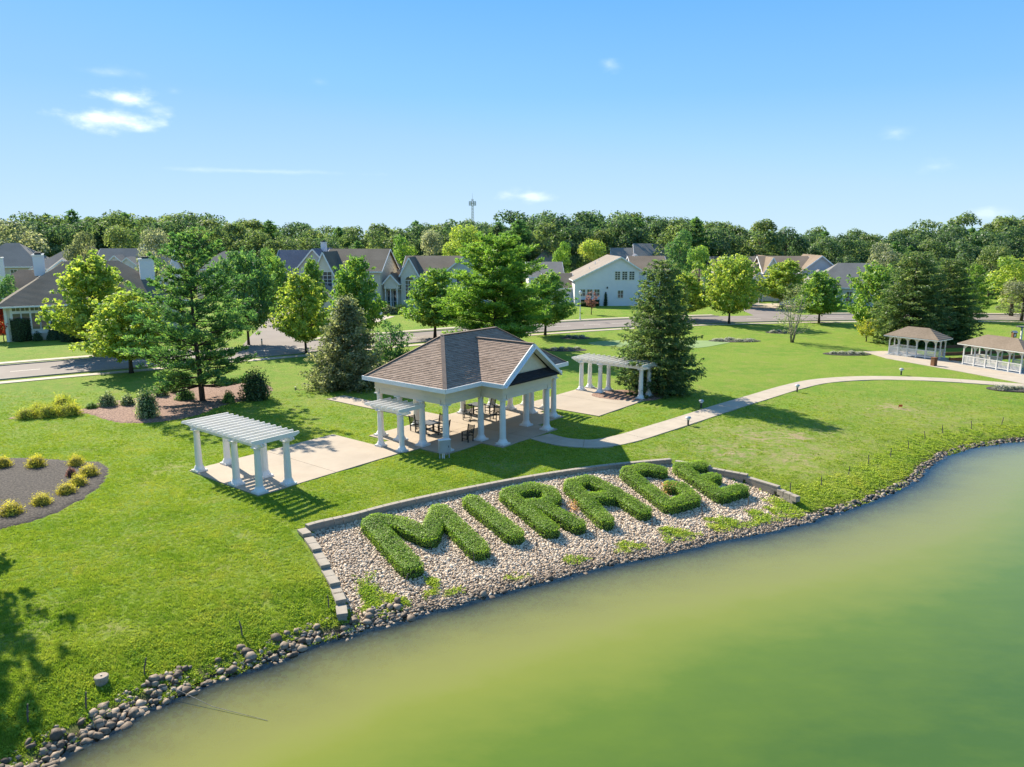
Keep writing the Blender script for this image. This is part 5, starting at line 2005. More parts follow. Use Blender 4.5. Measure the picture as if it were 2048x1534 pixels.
# ---------------------------------------------------------------- trees on the lawn and along the road
plant('maple1', 'broad yellow green maple in front of the left house', 'tree', 192, 712, 508, 158, 'maple_yellow')
plant('maple2', 'rounded maple with a mulched foot at the near roadside, left of the big pine', 'tree', 264, 746, 578, 165, 'maple_yellow')
plant('pine1', 'tall white pine with open tiered boughs in the mulch bed', 'tree', 403, 803, 462, 285, None, 0.6)
plant('maple3', 'dense dark green maple behind the tall pine', 'tree', 497, 690, 500, 120, 'maple_dark')
plant('maple3', 'round green maple half hidden between two roadside maples', 'tree', 552, 672, 512, 70, 'maple', depth=118)
plant('maple1', 'oval yellow green maple by the side street corner', 'tree', 612, 709, 543, 112, 'maple_yellow')
plant('maple2', 'upright green maple above the grey evergreen', 'tree', 714, 700, 508, 108, 'maple')
plant('olive', 'grey green spreading evergreen reaching the lawn left of the pavilion', 'tree', 700, 772, 592, 185, None)
plant('bush', 'dark green bush at the right foot of the grey evergreen', 'bush', 784, 726, 640, 80, 'maple_dark')
plant('maple2', 'oval green maple across the road behind the pavilion roof', 'tree', 871, 676, 533, 128, 'maple')
plant('pine2', 'large bright green pine behind the pavilion', 'tree', 990, 700, 474, 195, None, 2.0)
plant('maple1', 'green maple right of the large bright pine', 'tree', 1091, 671, 543, 108, 'maple')
plant('spruce1', 'tall dark spruce beside the far pergola', 'tree', 1314, 786, 512, 182, None, 1.0)
plant('maple3', 'yellow green maple on the lawn edge right of the spruce', 'tree', 1457, 648, 512, 112, 'maple_yellow')
plant('maple1', 'bright green maple standing behind the spruce top', 'tree', 1372, 640, 545, 92, 'maple_yellow')
plant('birch', 'sparse pale birch with several stems on the right lawn', 'tree', 1584, 685, 565, 85)
plant('maple2', 'green maple with reddish top right of the birch', 'tree', 1637, 646, 540, 92, 'maple')
plant('maple1', 'yellow green maple in front of the cream houses', 'tree', 1562, 614, 520, 104, 'maple_yellow')
plant('small', 'small golden ornamental tree on the right lawn', 'tree', 1733, 683, 632, 44)
plant('maple3', 'light green leafy tree left of the dark evergreens', 'tree', 1745, 672, 528, 108, 'maple')
plant('spruce2', 'dark evergreen with bushy sides, left one of the pair', 'tree', 1818, 688, 498, 150, 'spruce')
plant('spruce2', 'dark evergreen with bushy sides, right one of the pair', 'tree', 1885, 682, 512, 140, 'spruce', 2.2)
plant('pine1', 'thin green pine by the road right of the dark evergreens', 'tree', 1941, 642, 530, 88, 'pine_bright')
plant('mid0', 'round yellow green tree at the right frame edge', 'tree', 2022, 632, 518, 120, 'maple_yellow')
plant('mid1', 'grey green bushy tree at the right frame edge near the road', 'tree', 2042, 642, 568, 98, 'olive')
plant('plum', 'small purple leaved tree in front of the white house', 'tree', 1182, 629, 582, 36)
plant('spruce1', 'slim dark conifer against the white house wall', 'tree', 1211, 612, 583, 9, 'box')
plant('maple3', 'red leaved small tree at the left frame edge', 'tree', 8, 682, 614, 44, 'red')

# tall tree left of the frame, plus two unseen ones added to thicken its shade
tp = PR['maple3']
for (ox, oy, orz, olab) in ((-28.7, 32.0, 1.0, 'tall tree just outside the left edge, seen by its shade on the lawn'), (-31.6, 29.6, 2.6, 'second tall tree added outside the left edge to thicken the shade, behind the first one'), (-30.0, 31.1, 4.1, 'third tall tree added outside the left edge to thicken the shade, between the other two')):
    ot = thing('maple_tree', olab, 'tree', (ox, oy, 0), orz)
    ot.scale = (1.08, 1.08, 1.78)
    from_mesh('trunk', tp.trunk, ot); from_mesh('crown', tp.crown, ot)

# trees among the houses
MIDS = [
    ('mid0', 'large pale green tree in the far left wood edge', 42, 447, 150, 'pale', 175), ('mid1', 'pale feathery tree behind the left house chimney', 320, 470, 80, 'pale', 140),
    ('mid0', 'dark rounded tree between the left rooftops', 176, 470, 72, 'olive', 140), ('mid1', 'bright yellow green tree left of the large pine', 935, 462, 88, 'maple_yellow', 165),
    ('mid0', 'light green tree behind the cream house roof', 808, 476, 66, 'maple', 170), ('mid1', 'pale green tree beside the light green one behind the cream house', 862, 470, 62, 'pale', 172),
    ('mid0', 'bright green small tree left of the white house roof', 1124, 488, 46, 'pine_bright', 175), ('mid1', 'yellow green tree behind the white house roof', 1182, 488, 76, 'maple_yellow', 178),
    ('mid0', 'rounded green tree behind the spruce top, right of the grey roof', 1356, 466, 64, 'maple_dark', 170), ('mid1', 'lighter green tree left of the first cream house', 1395, 500, 62, 'maple', 158),
    ('maple2', 'upright yellow green maple before the first cream house', 1478, 508, 66, 'maple_yellow', 145), ('mid0', 'pale feathery tree above the dark evergreens', 1762, 490, 78, 'pale', 165),
    ('mid1', 'dark green tree right of the dark evergreens', 1975, 500, 76, 'wood_b', 150), ('maple1', 'small green maple in front of the blue roofs', 628, 516, 54, 'maple', 122),
    ('mid0', 'green tree in front of the second left roof', 20, 555, 62, 'maple_dark', 112), ('mid1', 'yellowish tree in the gap left of the bright pine', 905, 492, 60, 'maple_yellow', 160),
    ('mid0', 'green tree behind the blue roofed house', 545, 500, 60, 'maple', 170), ('mid1', 'leafy green tree before the wood at far left', 250, 462, 90, 'wood_b', 172),
]
for (pr_, lab, u, vt, w, lf, dep) in MIDS:
    plant(pr_, lab, 'tree', u, 0, vt, w, lf, depth=dep)


# ---------------------------------------------------------------- shrubs
def shrub(proto, label, u, v, h, r, leaf=None, group=None, name=None, cat='shrub'):
    p = SHR[proto]
    x, y, z = land_at(u, v)
    o = thing(name or p.name, label, cat, (x, y, z + 0.04), rs.uniform(0, 6.28), group)
    o.scale = (r / p.r, r / p.r, h / p.h)
    from_mesh('stems', p.trunk, o)
    c = from_mesh('foliage', p.crown, o)
    if leaf:
        c.material_slots[0].link = 'OBJECT'
        c.material_slots[0].material = M['leaf_' + leaf]
    return o


SHR = {
    'gold': make_shrub('gold_shrub', 1, 0.7, 0.62, 'gold', 1300, (0.07, 0.15), 'mound', 0.45, 0.3),
    'gold2': make_shrub('gold_shrub', 2, 0.7, 0.62, 'gold', 1300, (0.07, 0.15), 'mound', 0.45, 0.3),
    'mound': make_shrub('mounded_shrub', 3, 0.8, 0.9, 'gold_green', 1700, (0.09, 0.18), 'mound', 0.35, 0.3),
    'round': make_shrub('round_shrub', 4, 0.9, 0.6, 'varieg', 1100, (0.07, 0.14), 'mound', 0.1),
    'tallbush': make_shrub('tall_shrub', 5, 1.8, 0.75, 'varieg', 1900, (0.08, 0.16), 'mound', 0.15),
    'cone': make_shrub('conical_shrub', 6, 2.6, 1.0, 'box', 1700, (0.10, 0.2), 'cone'),
    'block': make_shrub('clipped_shrub', 7, 2.6, 1.2, 'box', 2000, (0.10, 0.2), 'block'),
    'perennial': make_shrub('flower_clump', 8, 0.35, 0.6, 'bloom', 700, (0.05, 0.11), 'mound', 0.2),
}
YG = 'yellow shrubs in the dark mulch bed'
for k, (u, v, h, r, lab) in enumerate([
        (6, 935, 0.62, 0.51, 'bright yellow shrub cut by the left frame edge in the dark bed'), (73, 935, 0.70, 0.53, 'large bright yellow shrub at the back of the dark bed'),
        (153, 932, 0.60, 0.47, 'bright yellow shrub behind the dark plant in the bed corner'), (178, 952, 0.62, 0.53, 'bright yellow shrub at the right tip of the dark bed'),
        (157, 972, 0.58, 0.44, 'bright yellow shrub just below the dark plant'), (134, 988, 0.55, 0.49, 'bright yellow shrub at the middle of the bed front'),
        (84, 1010, 0.55, 0.49, 'bright yellow shrub second from left along the bed front'), (23, 1030, 0.62, 0.53, 'bright yellow shrub nearest the camera in the dark bed')]):
    shrub('gold' if k % 2 else 'gold2', lab, u, v, h, r, None, YG)
shrub('round', 'small dark purplish plant among the yellow shrubs', 143, 955, 0.55, 0.28, 'plum')
for k, (u, v, h, r, lab) in enumerate([(55, 836, 0.75, 0.80, 'low golden green mound at the left tip of the brown bed'), (97, 833, 0.9, 0.82, 'golden green mound in the middle of three in front'),
                                       (140, 830, 0.9, 0.80, 'golden green mound right of the middle one'), (78, 828, 0.85, 0.6, 'golden green mound behind the left pair'), (128, 823, 1.25, 0.85, 'taller golden green mound at the back')]):
    shrub('mound', lab, u, v, h, r, None, 'golden green mounds at the bed tip')
shrub('round', 'round variegated shrub left in the brown bed', 216, 813, 1.15, 0.72)
shrub('round', 'smaller round variegated shrub right of its twin', 256, 811, 0.9, 0.6)
shrub('round', 'sprawling little shrub at the brown bed edge', 184, 818, 0.5, 0.5, 'maple')
shrub('tallbush', 'tall open green shrub at the front of the brown bed', 296, 836, 2.3, 0.85, 'varieg')
shrub('round', 'round shrub in the bed beside the pine', 322, 793, 1.15, 0.62)
shrub('tallbush', 'loose blue green shrub left of the pine trunk', 356, 785, 1.5, 0.7, 'pine')
shrub('round', 'low blue green shrub before the pine trunk', 370, 800, 0.9, 0.8, 'pine')
shrub('tallbush', 'large dark rounded shrub at the right end of the brown bed', 512, 798, 2.5, 1.25, 'box')
shrub('round', 'thin twiggy shrub right of the pine trunk', 458, 806, 1.0, 0.5, 'maple')
shrub('block', 'tall clipped dark hedge beside the left house window', 40, 682, 2.9, 1.25, 'box')
shrub('cone', 'dark conical shrub between the left house windows', 109, 680, 2.6, 0.95, 'box')
shrub('round', 'low dark shrub below the left house window', 76, 682, 1.2, 0.6, 'box')
shrub('block', 'dark clipped shrubs under the maple at the left house', 150, 682, 1.9, 1.4, 'box')
shrub('round', 'green mounded shrub by the cream house entrance', 762, 622, 2.0, 1.9, 'maple')
shrub('round', 'grey mounded shrub before the cream house columns', 778, 628, 1.5, 1.5, 'olive')
shrub('mound', 'yellow flowering shrub right of the cream house entrance', 803, 626, 1.5, 1.6, 'gold_green')
shrub('round', 'bright red shrub beside the cream house columns', 776, 612, 1.6, 0.9, 'red')
shrub('cone', 'narrow conifer by the first cream house wall', 1420, 578, 3.2, 0.8, 'maple_dark')
shrub('block', 'low dark hedge behind the right street', 1420, 598, 1.6, 3.2, 'box')
shrub('block', 'low dark shrubs below the white house windows', 1181, 612, 1.2, 2.0, 'box')
for u, v, n, wx, lab in [(1150, 676, 3, 0.9, 'flower bed nearest the road behind the pavilion'), (1131, 700, 4, 0.9, 'oval flower bed right of the pavilion roof'), (1469, 682, 4, 1.3, 'flower bed strip on the lawn right of the spruce'),
                         (1694, 708, 4, 1.0, 'flower bed left of the gazebos'), (2032, 779, 4, 0.9, 'flower bed by the footpath at the right frame edge'), (1558, 665, 3, 0.8, 'pale flower bed left of the birch')]:
    x, y, z = land_at(u, v)
    tag(from_mesh('flower_bed', MB().prism([(x + (n * wx * .55 + .6) * math.cos(a), y + 1.3 * math.sin(a)) for a in np.linspace(0, 6.28, 18, endpoint=False)], -0.2, 0.035).mesh('flower_bed', False, M['mulch_dark'])), 'dark soil of the ' + lab, None, None, 'structure')
    for k in range(n):
        uu = u + (k - (n - 1) / 2) * wx * 2 * FPX / y / 2
        shrub('perennial', '%s pale blooming clump in the %s' % (['leftmost', 'second', 'third', 'rightmost'][k if k < n - 1 else 3], lab), uu, v + rs.uniform(-1.5, 1.5), rs.uniform(0.28, 0.42), wx * rs.uniform(0.55, 0.8), None, 'clumps of the ' + lab, 'flower_clump', 'flowers')


# ---------------------------------------------------------------- scattered cover by instancing (stuff)
def scatter(name, label, cat, P, rot, scl, protos, pick):
    me = bpy.data.meshes.new(name)
    me.vertices.add(len(P))
    me.vertices.foreach_set('co', np.ascontiguousarray(P, np.float32).ravel())
    for nm, arr, ty in (('rotz', rot, 'FLOAT'), ('scl', scl, 'FLOAT'), ('pick', pick, 'INT')):
        a = me.attributes.new(nm, ty, 'POINT')
        a.data.foreach_set('value', np.ascontiguousarray(arr, np.float32 if ty == 'FLOAT' else np.int32))
    o = from_mesh(name, me)
    tag(o, label, cat, None, 'stuff')
    ng = bpy.data.node_groups.new(name + '_spread', 'GeometryNodeTree')
    ng.interface.new_socket('Geometry', in_out='INPUT', socket_type='NodeSocketGeometry')
    ng.interface.new_socket('Geometry', in_out='OUTPUT', socket_type='NodeSocketGeometry')
    N, L = ng.nodes.new, ng.links.new
    gi, go_ = N('NodeGroupInput'), N('NodeGroupOutput')
    ip = N('GeometryNodeInstanceOnPoints')
    L(gi.outputs[0], ip.inputs['Points'])
    jn = N('GeometryNodeJoinGeometry')
    for pm in reversed(protos):
        ob = bpy.data.objects.new(name + '_piece', pm)
        oi = N('GeometryNodeObjectInfo'); oi.inputs['Object'].default_value = ob
        gt_ = N('GeometryNodeGeometryToInstance')
        L(oi.outputs['Geometry'], gt_.inputs[0]); L(gt_.outputs[0], jn.inputs[0])
    L(jn.outputs[0], ip.inputs['Instance'])
    ip.inputs['Pick Instance'].default_value = True
    def attr(nm, ty):
        a = N('GeometryNodeInputNamedAttribute'); a.data_type = ty; a.inputs['Name'].default_value = nm
        return a.outputs['Attribute']
    L(attr('pick', 'INT'), ip.inputs['Instance Index'])
    cx_ = N('ShaderNodeCombineXYZ'); L(attr('rotz', 'FLOAT'), cx_.inputs['Z'])
    L(cx_.outputs[0], ip.inputs['Rotation'])
    L(attr('scl', 'FLOAT'), ip.inputs['Scale'])
    L(ip.outputs[0], go_.inputs[0])
    md = o.modifiers.new('spread', 'NODES')
    md.node_group = ng
    return o


def joined_tree(p):
    """trunk and crown of a prototype in one mesh, for the wood"""
    a, b = p.trunk, p.crown
    va = np.empty(len(a.vertices) * 3, np.float32); a.vertices.foreach_get('co', va)
    vb = np.empty(len(b.vertices) * 3, np.float32); b.vertices.foreach_get('co', vb)
    va, vb = va.reshape(-1, 3), vb.reshape(-1, 3)
    fb = np.empty(len(b.loops), np.int32); b.loops.foreach_get('vertex_index', fb)
    fa = [tuple(q.vertices) for q in a.polygons if len(q.vertices) == 4]
    F = np.vstack([np.array(fa, np.int32), fb.reshape(-1, 4) + len(va)])
    t = np.empty(len(b.vertices), np.float32); b.attributes['tint'].data.foreach_get('value', t)
    me = np_mesh('wood_tree', np.vstack([va, vb]), F, None, np.concatenate([np.zeros(len(va)), t]))
    me.materials.append(b.materials[0]); me.materials.append(a.materials[0])
    mi = np.zeros(len(F), np.int32); mi[:len(fa)] = 1
    me.polygons.foreach_set('material_index', mi)
    return me


def woodland():
    P, rot, scl, pick = [], [], [], []
    rng = np.random.RandomState(5)
    for row in range(6):
        y0 = [188, 196, 205, 216, 230, 248][row]
        x = -250
        while x < 250:
            xx = x + rng.uniform(-1.8, 1.8)
            yy = y0 + rng.uniform(-5, 5)
            # the wood comes nearer on the right and falls back at far left
            yy += np.interp(xx, [-250, -120, -60, 40, 75, 110, 250], [26, 18, 4, 0, -4, -14, -30])
            hh = rng.uniform(0.80, 1.12) * (0.94 + 0.14 * math.sin(xx * 0.045 + 0.6)) * np.interp(yy, [160, 260], [0.86, 1.12])
            hh = min(hh, (CAMH + rng.uniform(24, 50) / FPX * yy) / 18.4)
            P.append((xx, yy, 0)); rot.append(rng.uniform(0, 6.28)); scl.append(hh)
            pick.append(int(rng.choice(8, p=[.14, .14, .14, .14, .13, .13, .10, .08])))
            x += rng.uniform(5.2, 8.2)
    # understorey
    for k in range(120):
        xx = rng.uniform(-230, 230); yy = 180 + np.interp(xx, [-250, -120, -60, 40, 75, 110, 250], [26, 18, 4, 0, -4, -14, -30]) + rng.uniform(-4, 6)
        P.append((xx, yy, -1.5)); rot.append(rng.uniform(0, 6.28)); scl.append(rng.uniform(0.38, 0.6)); pick.append(int(rng.choice(6)))
    scatter('woodland', 'dense dark green wood along the horizon behind the houses', 'wood', np.array(P), np.array(rot), np.array(scl), [joined_tree(PR['wood%d' % k]) for k in range(8)], np.array(pick))


woodland()


def tuft_mesh(seed, n, hgt, wid, spread, mat, lean=0.5, broad=False):
    rng = np.random.RandomState(seed)
    V, F, T = [], [], []
    for k in range(n):
        a = rng.uniform(0, 6.28); d = rng.uniform(0, spread)
        x, y = d * math.cos(a), d * math.sin(a)
        b = rng.uniform(0, 6.28)
        h = hgt * rng.uniform(0.6, 1.2); w = wid * rng.uniform(0.7, 1.2)
        lx, ly = math.cos(b) * h * lean * rng.uniform(.3, 1), math.sin(b) * h * lean * rng.uniform(.3, 1)
        px_, py_ = -math.sin(b) * w, math.cos(b) * w
        o = len(V)
        if broad:
            V += [(x, y, 0.3 * h), (x + lx * .6 + px_, y + ly * .6 + py_, h * .8), (x + lx * 1.3, y + ly * 1.3, h * .9), (x + lx * .6 - px_, y + ly * .6 - py_, h * .8)]
        else:
            V += [(x - px_, y - py_, -0.01), (x + px_, y + py_, -0.01), (x + lx * .6 + px_ * .7, y + ly * .6 + py_ * .7, h * .65), (x + lx, y + ly, h)]
        F.append((o, o + 1, o + 2, o + 3)); t = rng.rand(); T += [t] * 4
    return np_mesh('tuft', np.array(V), np.array(F), mat, np.array(T))




def grass_blade_material(name, dark, mid_, light, dry):
    """blades whose colour drifts from patch to patch over the lawn"""
    m = leafy(name, [(0.0, dark), (0.5, mid_), (1.0, light)], trans=0.45, gloss=0.012)
    nt = m.node_tree
    N, L = nt.nodes.new, nt.links.new
    rp = [n for n in nt.nodes if n.type == 'VALTORGB'][0]
    at = [n for n in nt.nodes if n.type == 'ATTRIBUTE'][0]
    pos = N('ShaderNodeNewGeometry').outputs['Position']
    n1 = noise(N, L, 0.22, 4, 0.6, pos); n2 = noise(N, L, 1.3, 4, 0.65, pos)
    a = N('ShaderNodeMath'); a.operation = 'MULTIPLY_ADD'; a.inputs[1].default_value = 0.45
    L(at.outputs['Fac'], a.inputs[0])
    b = N('ShaderNodeMath'); b.operation = 'MULTIPLY_ADD'; b.inputs[1].default_value = 1.5; b.inputs[2].default_value = -0.75
    L(n1.outputs[0], b.inputs[0])
    c = N('ShaderNodeMath'); c.operation = 'MULTIPLY_ADD'; c.inputs[1].default_value = 1.2
    L(n2.outputs[0], c.inputs[0]); L(b.outputs[0], c.inputs[2])
    d = N('ShaderNodeMath'); d.operation = 'SUBTRACT'; d.inputs[1].default_value = 0.33
    L(c.outputs[0], d.inputs[0]); L(d.outputs[0], a.inputs[2])
    for l in list(rp.inputs[0].links):
        nt.links.remove(l)
    L(a.outputs[0], rp.inputs[0])
    n3 = noise(N, L, 0.55, 5, 0.7, pos)
    mp_ = N('ShaderNodeMapRange'); mp_.inputs[1].default_value = 0.60; mp_.inputs[2].default_value = 0.76; mp_.inputs[4].default_value = 0.6
    L(n3.outputs[0], mp_.inputs[0])
    mx = N('ShaderNodeMixRGB'); mx.inputs[2].default_value = (*dry, 1)
    L(mp_.outputs[0], mx.inputs[0])
    outs = [l.to_socket for l in rp.outputs[0].links]
    L(rp.outputs[0], mx.inputs[1])
    for so in outs:
        L(mx.outputs[0], so)
    return m


M['leaf_grass'] = grass_blade_material('grass_blades', (0.150, 0.262, 0.024), (0.285, 0.375, 0.042), (0.465, 0.470, 0.082), (0.50, 0.39, 0.14))
M['leaf_weed'] = grass_blade_material('weed_leaves', (0.200, 0.330, 0.035), (0.340, 0.440, 0.050), (0.540, 0.540, 0.080), (0.56, 0.47, 0.10))
SLABS = [(-12.5, -1.7, -9.1, -1.8), (-0.8, 12.6, -6.9, 0.7), (2.7, 9.1, 0.5, 2.5), (-2, -.5, -4.8, -1.6), (12.3, 14.2, -4.8, -1.6), (14.0, 23.5, -4.6, 2.8), (4.9, 7.0, -18.8, -6.6)]


def on_lawn(P):
    s = shore_s(P)
    ok = s > np.where(P[:, 0] < -3.6, 0.95, 0.6)
    ok &= ~in_poly(P, BED) & ~in_poly(P, MP1) & ~in_poly(P, MP2)
    q = P - A0
    pu, pv = q @ UU, q @ VV
    for (a, b, c, d) in SLABS:
        ok &= ~((pu > a) & (pu < b) & (pv > c) & (pv < d))
    ok &= line_dist(P, PATH) > 1.0
    ok &= line_dist(P, np.array([(-9.95, 33.3), (-9.35, 32.45), (-8.6, 31.1), (-7.9, 29.75), (-7.2, 28.4), (-6.75, 27.35), (-6.45, 26.3)])) > 0.38
    return ok, s


def lawn_tufts():
    rng = np.random.RandomState(9)
    n = 340000
    y = 17 + 48 * rng.rand(n) ** 1.7
    x = rng.uniform(-1, 1, n) * (y * 0.76 + 3)
    P = np.stack([x, y], 1)
    ok, s = on_lawn(P)
    P, s = P[ok], s[ok]
    dv = np.zeros(len(P))
    for (u, v, r, k) in DRY:
        x0, y0, _ = land_at(u, v)
        dv = np.maximum(dv, DRY_GAIN * k * np.exp(-((P[:, 0] - x0) ** 2 + (P[:, 1] - y0) ** 2) / (r * r)))
    blot = 0.5 + 0.5 * np.sin(P[:, 0] * 2.3 + 1.7 * np.sin(P[:, 1] * 1.9)) * np.sin(P[:, 1] * 2.9 + 1.3 * np.sin(P[:, 0] * 1.4))
    keep = (rng.rand(len(P)) > dv * (0.35 + 0.9 * blot)) & (rng.rand(len(P)) < (67 - P[:, 1]) / 22)
    P, s = P[keep], s[keep]
    z = terrain(P, s)
    clump = 0.5 + 0.5 * np.sin(P[:, 0] * 1.1 + 2 * np.sin(P[:, 1] * .6)) * np.sin(P[:, 1] * 1.3 + P[:, 0] * .4)
    scl = rng.uniform(0.5, 1.05, len(P)) * (0.75 + 0.45 * clump)
    ms = [tuft_mesh(100 + k, 11, 0.075, 0.013, 0.13, M['leaf_grass'], 0.8) for k in range(4)]
    scatter('lawn_grass', 'short mown grass blades of the near lawn', 'grass', np.column_stack([P, z]), rng.uniform(0, 6.28, len(P)), scl, ms, rng.randint(0, 4, len(P)))


lawn_tufts()


def bank_weeds():
    rng = np.random.RandomState(19)
    band_ = SH[(SH[:, 1] > 12) & (SH[:, 0] < 60)]
    Q = []
    for i in range(len(band_) - 1):
        a, b = band_[i], band_[i + 1]
        d = b - a; ln = np.linalg.norm(d); nr = np.array([-d[1], d[0]]) / ln
        x = (a + b)[0] / 2
        wide = 4.0 if x < -4 else (3.2 if x > 15 else 2.8)
        for _ in range(int(ln * wide * (60 if x < 15 else 30))):
            q = rng.uniform(0.15, wide)
            p = a + d * rng.rand() + nr * q
            m_ = math.sin(p[0] * 1.7) + math.sin(p[0] * 0.6 + 1) + 0.6 * math.sin(p[1] * 2.1)
            if -4.6 < x < 15.5:                       # scattered weeds in the gravel
                patch = math.sin(p[0] * 1.15 + 0.8) * math.sin(p[1] * 1.3 + p[0] * .5) + 0.07 * (p[0] - 3) + (0.9 if p[0] < -3.2 else 0)
                if patch < 0.28 or q > 2.3 or q < 0.7 + rng.rand() * .5 or rng.rand() < 0.35:
                    continue
            elif q < 0.75 and m_ < 0.45 and rng.rand() < 0.93:
                continue
            elif q > 1.8 and rng.rand() < (q - 1.8) / 2.4:
                continue
            Q.append(p)
    Q = np.array(Q)
    inb = in_poly(Q, BED)
    z = terrain(Q) + 0.07 * inb
    ms = [tuft_mesh(200 + k, 18, 0.075, 0.024, 0.17, M['leaf_weed'], 0.8, True) for k in range(4)]
    scatter('bank_weeds', 'yellow green weeds growing over the pond bank', 'weeds', np.column_stack([Q, z + 0.01]), rng.uniform(0, 6.28, len(Q)), rng.uniform(0.5, 1.2, len(Q)) * np.where(inb, 1.35, 1.0), ms, rng.randint(0, 4, len(Q)))


bank_weeds()


# ---------------------------------------------------------------- houses
def window(parent, c, w, h, nx=2, ny=2, yaw=0.0, arch=False):
    """c = centre of the opening on the wall face; the window looks along local -y turned by yaw"""
    fr = MB()
    t, d = 0.11, 0.07
    fr.box(-w / 2 - t, w / 2 + t, -d, 0.02, -h / 2 - t, -h / 2); fr.box(-w / 2 - t, w / 2 + t, -d, 0.02, h / 2, h / 2 + t)
    fr.box(-w / 2 - t, -w / 2, -d, 0.02, -h / 2, h / 2); fr.box(w / 2, w / 2 + t, -d, 0.02, -h / 2, h / 2)
    for k in range(1, nx):
        x = -w / 2 + w * k / nx
        fr.box(x - .035, x + .035, -d + .02, 0.0, -h / 2, h / 2)
    for k in range(1, ny):
        z = -h / 2 + h * k / ny
        fr.box(-w / 2, w / 2, -d + .025, -0.005, z - .035, z + .035)
    if arch:
        pts = [(w / 2 * math.cos(a), w / 2 * math.sin(a)) for a in np.linspace(0, math.pi, 12)]
        for k in range(11):
            a, b = pts[k], pts[k + 1]
            fr.bar((a[0] * 1.1, -d / 2, h / 2 + a[1] * 1.1), (b[0] * 1.1, -d / 2, h / 2 + b[1] * 1.1), d, 0.16, up=(0, 1, 0))
    o = fr.build('window', M['white'], parent, False, c, yaw)
    pn = MB().box(-w / 2, w / 2, -0.02, 0.01, -h / 2, h / 2)
    if arch:
        n = len(pts)
        pn.add([(x, -0.015, h / 2 + z) for x, z in pts], [tuple(range(n - 1, -1, -1))])
    pn.build('pane', M['glass'], o)
    return o


